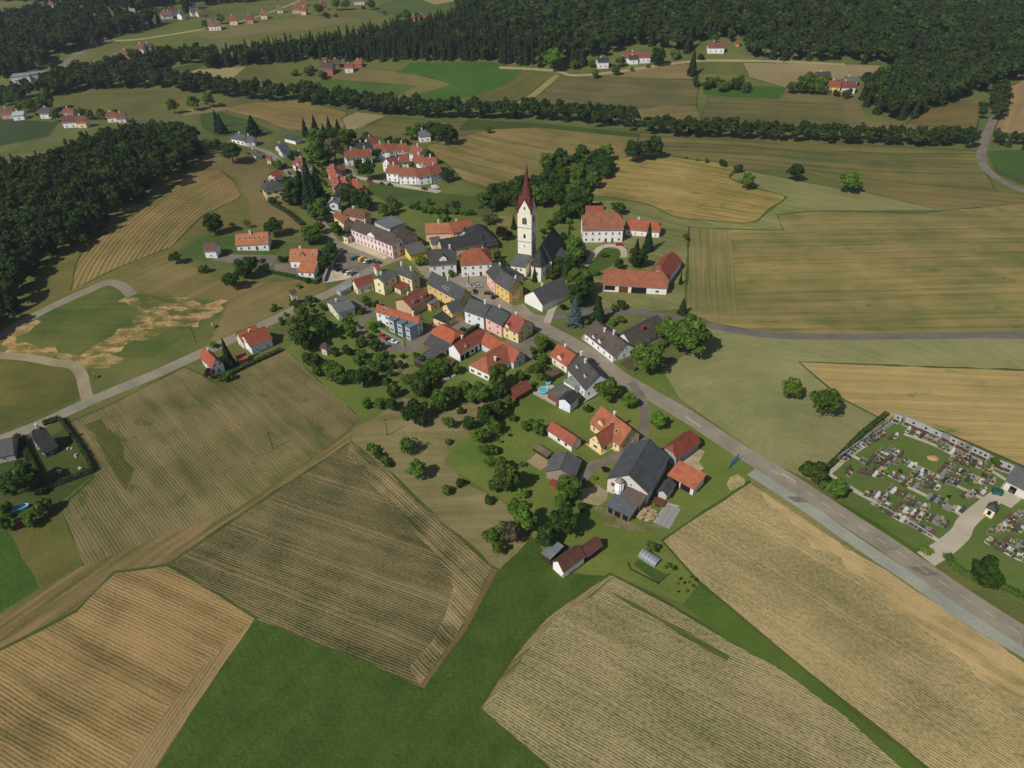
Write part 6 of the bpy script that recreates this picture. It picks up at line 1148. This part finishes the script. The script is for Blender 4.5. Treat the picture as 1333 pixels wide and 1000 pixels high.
ob('film', MB().add([(0, 1.9-c*1.9, s*1.7+.1) for c, s in ar]+[(L, 1.9-c*1.9, s*1.7+.1) for c, s in ar], [(i, i+1, 12+i, 11+i) for i in range(10)]+[tuple(range(11))[::-1], tuple(range(11, 22))]).mesh('film', PLA, False), t)
for k in range(6):
    x = L*k/5; m = MB()
    for i in range(10): m.tube((x, 1.9-ar[i][0]*1.95, ar[i][1]*1.75+.1), (x, 1.9-ar[i+1][0]*1.95, ar[i+1][1]*1.75+.1), .05, .05, 5)
    ob('hoop', m.mesh('hoop', FRAME), t)
ob('door', MB().box(-.06, 1.3, 0, -.01, 2.5, 2.0).mesh('door', FRAME), t)
a = W(cp('N', 1250, 478)); b = W((960.5, 599.5)); d = (b-a).to_2d(); t = thing('banner_sign', 'light blue banner on posts beside the main road by the farm', 'banner', a, math.atan2(d.y, d.x)); L = d.length
ob('banner', MB().box(0, -.04, .5, L, .04, 3.7).mesh('banner', flat_mat('blue_banner', (126, 170, 196), .6)), t); ob('band', MB().box(.2, -.07, 2.2, L-.2, -.04, 2.8).mesh('band', flat_mat('pale_band', (196, 214, 222), .6)), t)
for x in (0, L/2, L): ob('post', MB().tube((x, .08, -.4), (x, .08, 3.8), .06, .06, 6).mesh('post', METAL), t)
def pole(label, crop, bx, by, ht=9, arm=True, cat='pole', mt=None):
    p = W(cp(crop, bx, by)); t = thing('utility_pole' if arm else 'lamp_post', label, cat, p, .6); ob('mast', MB().tube((0, 0, -.5), (0, 0, ht), .15, .1, 8).mesh('mast', mt or WOODD), t)
    if arm:
        ob('crossarm', MB().box(-.9, -.06, ht-.6, .9, .06, ht-.45).mesh('crossarm', WOODD), t)
        for x in (-.8, 0, .8): ob('insulator', MB().tube((x, 0, ht-.45), (x, 0, ht-.15), .05, .07, 6).mesh('insulator', STONE), t)
    else: ob('lamp_head', MB().box(-.1, -.1, ht-.1, 1.0, .1, ht+.06).mesh('lamp_head', METAL), t)
pole('wooden utility pole at the lower edge of the construction site', 'a', 680, 122); pole('utility pole standing in the cut orchard meadow', 'c', 412, 312, 8); pole('pole in the maize field below the roadside houses', 'a', 948, 492, 8)
pole('lamp post in the pale part of the car park', 'C', 130, 935, 8, False, 'lamp', METAL); pole('lamp post on the lawn of the manor', 'F', 300, 500, 5, False, 'lamp', METAL); pole('lamp post on the roadside at the village entrance', 'K', 1035, 745, 6, False, 'lamp', METAL); pole('lamp post beside the school corner', 'C', 700, 742, 6, False, 'lamp', METAL); pole('lamp post near the purple tree behind the barns', 'D', 693, 230, 8, False, 'lamp', METAL)
for lb, c_, x, y, w_, h_ in (('small white notice board on the dry slope above the village road', 'R', 1088, 694, 2.0, 1.6), ('white board standing by the site track', 'R', 488, 950, 1.6, 1.4)):
    p = W(cp(c_, x, y)); t = thing('notice_board', lb, 'board', p, -1.0); ob('panel', MB().box(-w_/2, -.06, .9, w_/2, .06, .9+h_).mesh('panel', FRAME), t)
    for s_ in (-1, 1): ob('post', MB().box(s_*w_/2-.06, -.05, -.4, s_*w_/2+.06, .1, .95+h_).mesh('post', WOODD), t)
p = W(cp('D', 588, 852)); t = thing('monument', 'slim dark column monument in the middle of the village square', 'monument', p); ob('plinth', MB().box(-1.4, -1.4, -.3, 1.4, 1.4, .3).box(-.8, -.8, .3, .8, .8, 1.2).mesh('plinth', STONE), t); ob('column', MB().tube((0, 0, 1.2), (0, 0, 5.4), .28, .2, 10).mesh('column', flat_mat('dark_stone', (84, 78, 72))), t); ob('figure', MB().tube((0, 0, 5.4), (0, 0, 6.5), .26, .12, 8).tube((0, 0, 6.5), (0, 0, 6.85), .14, .08, 8).mesh('figure', flat_mat('dark_stone', (84, 78, 72))), t)
for i, (lb, x, y) in enumerate((('white garden planter box by the bungalow hedge', 835, 955), ('shorter white planter box right of the long one', 918, 918))):
    p = W(cp('I', x, y)); t = thing('planter_box', lb, 'planter', p, .62); ob('box', MB().box(-1.6+i*.7, -.6, 0, 1.6-i*.7, .6, .7).mesh('box', FRAME), t); ob('soil', MB().box(-1.5+i*.7, -.5, .7, 1.5-i*.7, .5, .74).mesh('soil', CONC), t)
# ------------------------------------------------------------------ cemetery
GST = {'dark': flat_mat('dark_granite', (62, 58, 62), .3, 0, .5), 'red': flat_mat('red_granite', (98, 70, 66), .35, 0, .5), 'grey': flat_mat('grey_granite', (134, 132, 130), .5), 'white': flat_mat('white_marble', (196, 194, 188), .4), 'sand': flat_mat('sandstone', (172, 150, 120), .7)}
SOIL = flat_mat('grave_soil', (88, 66, 50), .95); PLANT = LEAF['mid']
FLW = [flat_mat('flowers', c) for c in ((196, 60, 70), (226, 200, 90), (224, 214, 214), (150, 90, 150))]
GM_ = {}
def grave_parts(k):
    if k not in GM_:
        m = MB(); w_, l_ = 1.3, 2.2
        for b_ in ((-w_/2, -l_, -.1, -w_/2+.16, 0, .26), (w_/2-.16, -l_, -.1, w_/2, 0, .26), (-w_/2+.16, -l_, -.1, w_/2-.16, -l_+.16, .26), (-w_/2+.16, -.3, -.1, w_/2-.16, 0, .3)): m.box(*b_)
        st = [MB().add([(-.5, -.1, .28), (.5, -.1, .28), (.5, -.1, 1.15), (.28, -.1, 1.38), (-.28, -.1, 1.38), (-.5, -.1, 1.15), (-.5, .1, .28), (.5, .1, .28), (.5, .1, 1.15), (.28, .1, 1.38), (-.28, .1, 1.38), (-.5, .1, 1.15)], [(0,1,2,3,4,5), (11,10,9,8,7,6)]+[(i, 6+i, 6+(i+1) % 6, (i+1) % 6) for i in range(6)]).mesh('headstone', GST[k]),
              MB().box(-.12, -.1, .28, .12, .1, 1.7).box(-.42, -.09, 1.15, .42, .09, 1.38).mesh('headstone', GST[k]), MB().box(-.62, -.13, .28, .62, .13, .95).mesh('headstone', GST[k])]
        GM_[k] = (m.mesh('kerb', GST[k]), st, MB().box(-.48, -2.02, .0, .48, -.32, .2).mesh('soil', SOIL), MB().box(-.5, -2.04, .2, .5, -.31, .3).mesh('slab', GST[k]))
    return GM_[k]
def plant_mesh(seed):
    g = np.random.default_rng(seed); n = 46; P = np.c_[g.uniform(-.42, .42, n), g.uniform(-1.95, -.4, n), g.uniform(.2, .5, n)]; N = g.normal(size=(n, 3)); N[:, 2] += 1.5; N /= np.linalg.norm(N, axis=1)[:, None]
    return cards(P, N, g.uniform(.16, .34, n), g.random(n), 'plants', PLANT)
PLS = [plant_mesh(i) for i in range(4)]
FLM = [MB().tube((-.15, -.9, .2), (-.15, -.9, .48), .18, .26, 7).mesh('flowers', f) for f in FLW]
ordn = ['first', 'second', 'third', 'fourth', 'fifth', 'sixth', 'seventh', 'eighth', 'ninth', 'tenth', 'eleventh', 'twelfth', 'thirteenth', 'fourteenth', 'fifteenth', 'sixteenth', 'seventeenth', 'eighteenth', 'nineteenth', 'twentieth']
d0 = (W(cp('W', 1120, 780))-W(cp('W', 720, 580))).to_2d().normalized(); grz = math.atan2(d0.y, d0.x)
gnames = {'dark': 'dark polished grave', 'red': 'reddish granite grave', 'grey': 'grey granite grave', 'white': 'white marble grave', 'sand': 'sand-coloured grave'}
rg = random.Random(5)
for lab, p, q, n in ROWS:
    a, b = W(cp('W', *p)), W(cp('W', *q)); n = max(n, int((b-a).length/1.85)); n = min(n, 20)
    for i in range(n):
        s = (i+.5)/n; pos = a.lerp(b, s)+Vector((rg.uniform(-.25, .25), rg.uniform(-.25, .25), 0)); pos.z = H(pos.x, pos.y)+.02
        k = rg.choices(['dark', 'red', 'grey', 'white', 'sand'], [3, 4, 5, 4, 2])[0]; ke, st, so, sl = grave_parts(k); tall = rg.random()
        t = thing('grave', '%s, %s from the left in the %s' % (gnames[k], ordn[i], lab), 'grave', pos, (math.atan2(b.y-a.y, b.x-a.x) if 'wall row' in lab else grz)+rg.uniform(-.05, .05), 'graves of the cemetery')
        ob('kerb', ke, t); ob('headstone', rg.choice(st), t).scale = (1, 1, rg.uniform(.8, 1.15)); 
        if rg.random() < .3: ob('slab', sl, t)
        else:
            ob('soil', so, t); ob('plants', rg.choice(PLS), t)
            if rg.random() < .7: ob('flowers', rg.choice(FLM), t)
MW = flat_mat('pale_tomb', (178, 176, 170), .6)
for i, (x, y, w_) in enumerate(((765,408,6), (828,434,4.4), (880,458,3.6), (935,478,3), (968,497,2.6), (1010,515,3.2), (1040,532,2.4), (1078,548,2.2), (1105,560,2.2), (1130,572,2.2), (1210,615,3.6), (1250,630,2.4), (685,380,2.6))):
    p = W(cp('W', x, y)); t = thing('wall_tomb', '%s pale family tomb from the left along the back wall of the cemetery' % ['second','third','fourth','fifth','sixth','seventh','eighth','ninth','tenth','eleventh','twelfth','thirteenth','first'][i], 'tomb', p, grz, 'family tombs along the back wall')
    mt = GST['grey'] if i in (3, 6) else (GST['sand'] if i == 5 else MW)
    ob('back_panel', MB().box(-w_/2, 0, -.3, w_/2, .35, 2.0).box(-w_/2-.1, -.06, 2.0, w_/2+.1, .41, 2.15).mesh('back_panel', mt), t); ob('plaque', MB().box(-.4, -.05, .7, .4, 0, 1.6).mesh('plaque', GST['dark']), t)
    ob('grave_bed', MB().box(-w_/2, -2.4, -.2, w_/2, -.01, .22).mesh('grave_bed', mt), t); ob('soil', MB().box(-w_/2+.25, -2.2, .22, w_/2-.25, -.25, .27).mesh('soil', SOIL), t)
for i in range(15):
    s = i/14; p = W(cp('W', 385, 580)).lerp(W(cp('W', 642, 392)), s); dd = (W(cp('W', 635, 372))-W(cp('W', 395, 545))); t = thing('memorial_slab', 'pale upright memorial slab, number %s up the left hedge of the cemetery' % ordn[i], 'memorial', p, math.atan2(dd.y, dd.x)+math.pi*0, 'upright slabs along the left hedge')
    ob('slab', MB().box(-.85, -.12, -.2, .85, .12, 1.9).mesh('slab', MW if i % 3 else GST['grey']), t); ob('plaque', MB().box(-.35, -.16, .7, .35, -.12, 1.4).mesh('plaque', GST['dark']), t); ob('base', MB().box(-.95, -1.6, -.2, .95, -.13, .2).mesh('base', GST['grey']), t)
p = W(cp('j', 950, 750)); t = thing('shrine', 'small cream wayside shrine with a steep grey roof by the cemetery drive', 'shrine', p, grz)
ob('body', MB().box(-1.3, -1.3, -.3, 1.3, 1.3, 3.2).mesh('body', wall_mat((222, 206, 164))), t); ob('roof', MB().add([(-1.6, -1.6, 3.2), (1.6, -1.6, 3.2), (1.6, 1.6, 3.2), (-1.6, 1.6, 3.2), (0, -1.1, 5.6), (0, 1.1, 5.6)], [(0,1,4), (1,2,5,4), (2,3,5), (3,0,4,5), (3,2,1,0)]).mesh('roof', roof_mat((92, 88, 92))), t); ob('niche', MB().box(-.5, -1.36, .9, .5, -1.29, 2.6).mesh('niche', DARK), t)
for k in range(3): ob('flowers', FLM[k], t, (-.7+k*.7, -.6, -.1))
p = W(cp('j', 1035, 520)); t = thing('waste_container', 'green waste container on the cemetery forecourt', 'container', p, grz+.5); ob('bin', MB().box(-1.5, -.9, .1, 1.5, .9, 1.5).mesh('bin', flat_mat('green_metal', (44, 100, 88), .5)), t); ob('lid', MB().box(-1.55, -.95, 1.5, 1.55, .95, 1.62).mesh('lid', flat_mat('green_metal', (34, 84, 74), .5)), t)
for s_ in (-1, 1): ob('wheel', WHEEL, t, (s_*1.1, -.9, .2)).scale = (.6, .6, .6)
p = W(cp('W', 868, 574)); n = 18; o = ob('soil_mound', MB().add([(2.0*math.cos(6.283*i/n), 1.5*math.sin(6.283*i/n), 0) for i in range(n)]+[(1.2*math.cos(6.283*i/n), .9*math.sin(6.283*i/n), .4) for i in range(n)]+[(0, 0, .5)], [(i, (i+1) % n, n+(i+1) % n, n+i) for i in range(n)]+[(n+i, n+(i+1) % n, 2*n) for i in range(n)]).mesh('soil_mound', flat_mat('pale_soil', (190, 150, 100), .95)), None, p); o['label'] = 'round mound of pale soil on the cemetery lawn'; o['category'] = 'soil mound'
# small graveyard-like stone groups in the plot of the steep dark house
for i, (x, y, lb) in enumerate(((755,460,'white stone garden group nearest the steep dark house'), (805,545,'second white stone group along the right hedge'), (865,680,'white stone group in the right corner of the plot'), (655,700,'low pale stones in the middle of the plot'), (570,845,'pale stone at the bottom left of the plot'))):
    p = W(cp('k', x, y)); t = thing('stone_group', lb, 'stones', p, .5)
    for j in range(4): ob('stone', MB().prism([(math.cos(a_)*rg.uniform(.3, .55), math.sin(a_)*rg.uniform(.3, .5)) for a_ in [6.283*q/6 for q in range(6)]], -.1, rg.uniform(.3, .7)).mesh('stone', MW), t, (rg.uniform(-1, 1), rg.uniform(-.8, .8), 0))
# ------------------------------------------------------------------ road markings (painted sheets, parts of the road)
ROAD = [o for o in COL.objects if o.name.startswith('main_road')][0]; PAINT = flat_mat('road_paint', (214, 210, 200), .7)
def stripe(a, b, wd, par):
    d = (b-a).to_2d().normalized()*1.0; n = Vector((-d.y, d.x))*wd/2; n3 = Vector((n.x, n.y, 0))
    v = [a-n3, b-n3, b+n3, a+n3]; ob('road_marking', mesh('road_marking', [(p.x, p.y, H(p.x, p.y)+.05) for p in v], [(0, 1, 2, 3)], PAINT), par)
acc = 0
for a, b in zip(MAINC, MAINC[1:]):
    L = (b-a).length
    if PX((a.x, a.y, 0))[0] > 1000:
        s = 0
        while s < L:
            if ((acc+s) % 6.5) < 3.2:
                e_ = min(L, s+.8); p, q = a.lerp(b, s/L), a.lerp(b, e_/L); stripe(Vector((p.x, p.y, 0)), Vector((q.x, q.y, 0)), .11, ROAD)
            s += .8
    acc += L
for base_, e2 in (((893, 543), (913, 556)), ((1018, 617), (1037, 628))):
    a, b = W(base_), W(e2); n = 9
    for i in range(n):
        p = a.lerp(b, i/n); q = a.lerp(b, (i+.5)/n); stripe(p, q, .55, ROAD)
# bales, cut hay swaths etc. stay in the ground materials; parking bays:
PK_ = [o for o in COL.objects if o.name.startswith('parking_lot')][0]
for i in range(9):
    p = W(cp('C', 318+i*34, 760+i*3)); q = W(cp('C', 336+i*34, 700+i*3)); stripe(p, q, .14, PK_)
for i in range(6):
    p = W(cp('C', 140+i*42, 872+i*9)); q = W(cp('C', 166+i*42, 826+i*9)); stripe(p, q, .14, PK_)
# ------------------------------------------------------------------ labels of trees and bushes
def where(dx, dy):
    if abs(dx) > abs(dy)*1.3: return 'right of' if dx > 0 else 'left of'
    return 'in front of' if dy > 0 else 'behind'
names = {}
for t, adj, px, s in TREES:
    best = min(LANDMARKS, key=lambda l: (l[1][0]-px[0])**2+(l[1][1]-px[1])**2*2.2)
    size = 'large ' if s > 1.05 and 'bush' not in adj else ('small ' if s < .55 and 'small' not in adj and 'low' not in adj else '')
    key = size+adj+' '+where(px[0]-best[1][0], px[1]-best[1][1])+' '+best[0]
    names.setdefault(key, []).append((px[0], t))
num = ['leftmost', 'second from the left', 'third from the left', 'fourth from the left', 'fifth from the left', 'sixth from the left', 'seventh from the left', 'eighth from the left', 'ninth from the left']
cntw = {2: 'two', 3: 'three', 4: 'four', 5: 'five', 6: 'six', 7: 'seven', 8: 'eight', 9: 'nine'}
def cut(s): 
    w_ = s.split(); return ' '.join(w_[:16])
for key, L in names.items():
    L.sort(key=lambda q: q[0])
    for i, (x, t) in enumerate(L):
        if len(L) == 1: t['label'] = cut(key)
        elif len(L) <= 9: t['label'] = cut((('leftmost' if i == 0 else 'rightmost' if i == len(L)-1 else num[i].split()[0])+' of '+cntw[len(L)]+', ' if True else '')+key)
        else:
            t['label'] = cut(((ordn[i] if i < 20 else 'farther')+' from the left, ')+key)
        if len(L) > 1 and not t.get('group'): t['group'] = cut(key.replace('tree ', 'trees ').replace('bush ', 'bushes ').replace('conifer ', 'conifers '))
# ------------------------------------------------------------------ thin summer haze
hm = bpy.data.materials.new('haze'); hm.use_nodes = True; hn = hm.node_tree; hn.nodes.remove(hn.nodes['Principled BSDF'])
pv = hn.nodes.new('ShaderNodeVolumePrincipled'); pv.inputs['Color'].default_value = (.78, .86, .95, 1); pv.inputs['Density'].default_value = .00008; pv.inputs['Anisotropy'].default_value = .2
hn.links.new(pv.outputs[0], hn.nodes['Material Output'].inputs['Volume'])
ho = bpy.data.objects.new('haze', MB().box(-3900, -1100, -30, 3900, 4300, 188).mesh('haze', hm)); link(ho); ho['kind'] = 'stuff'
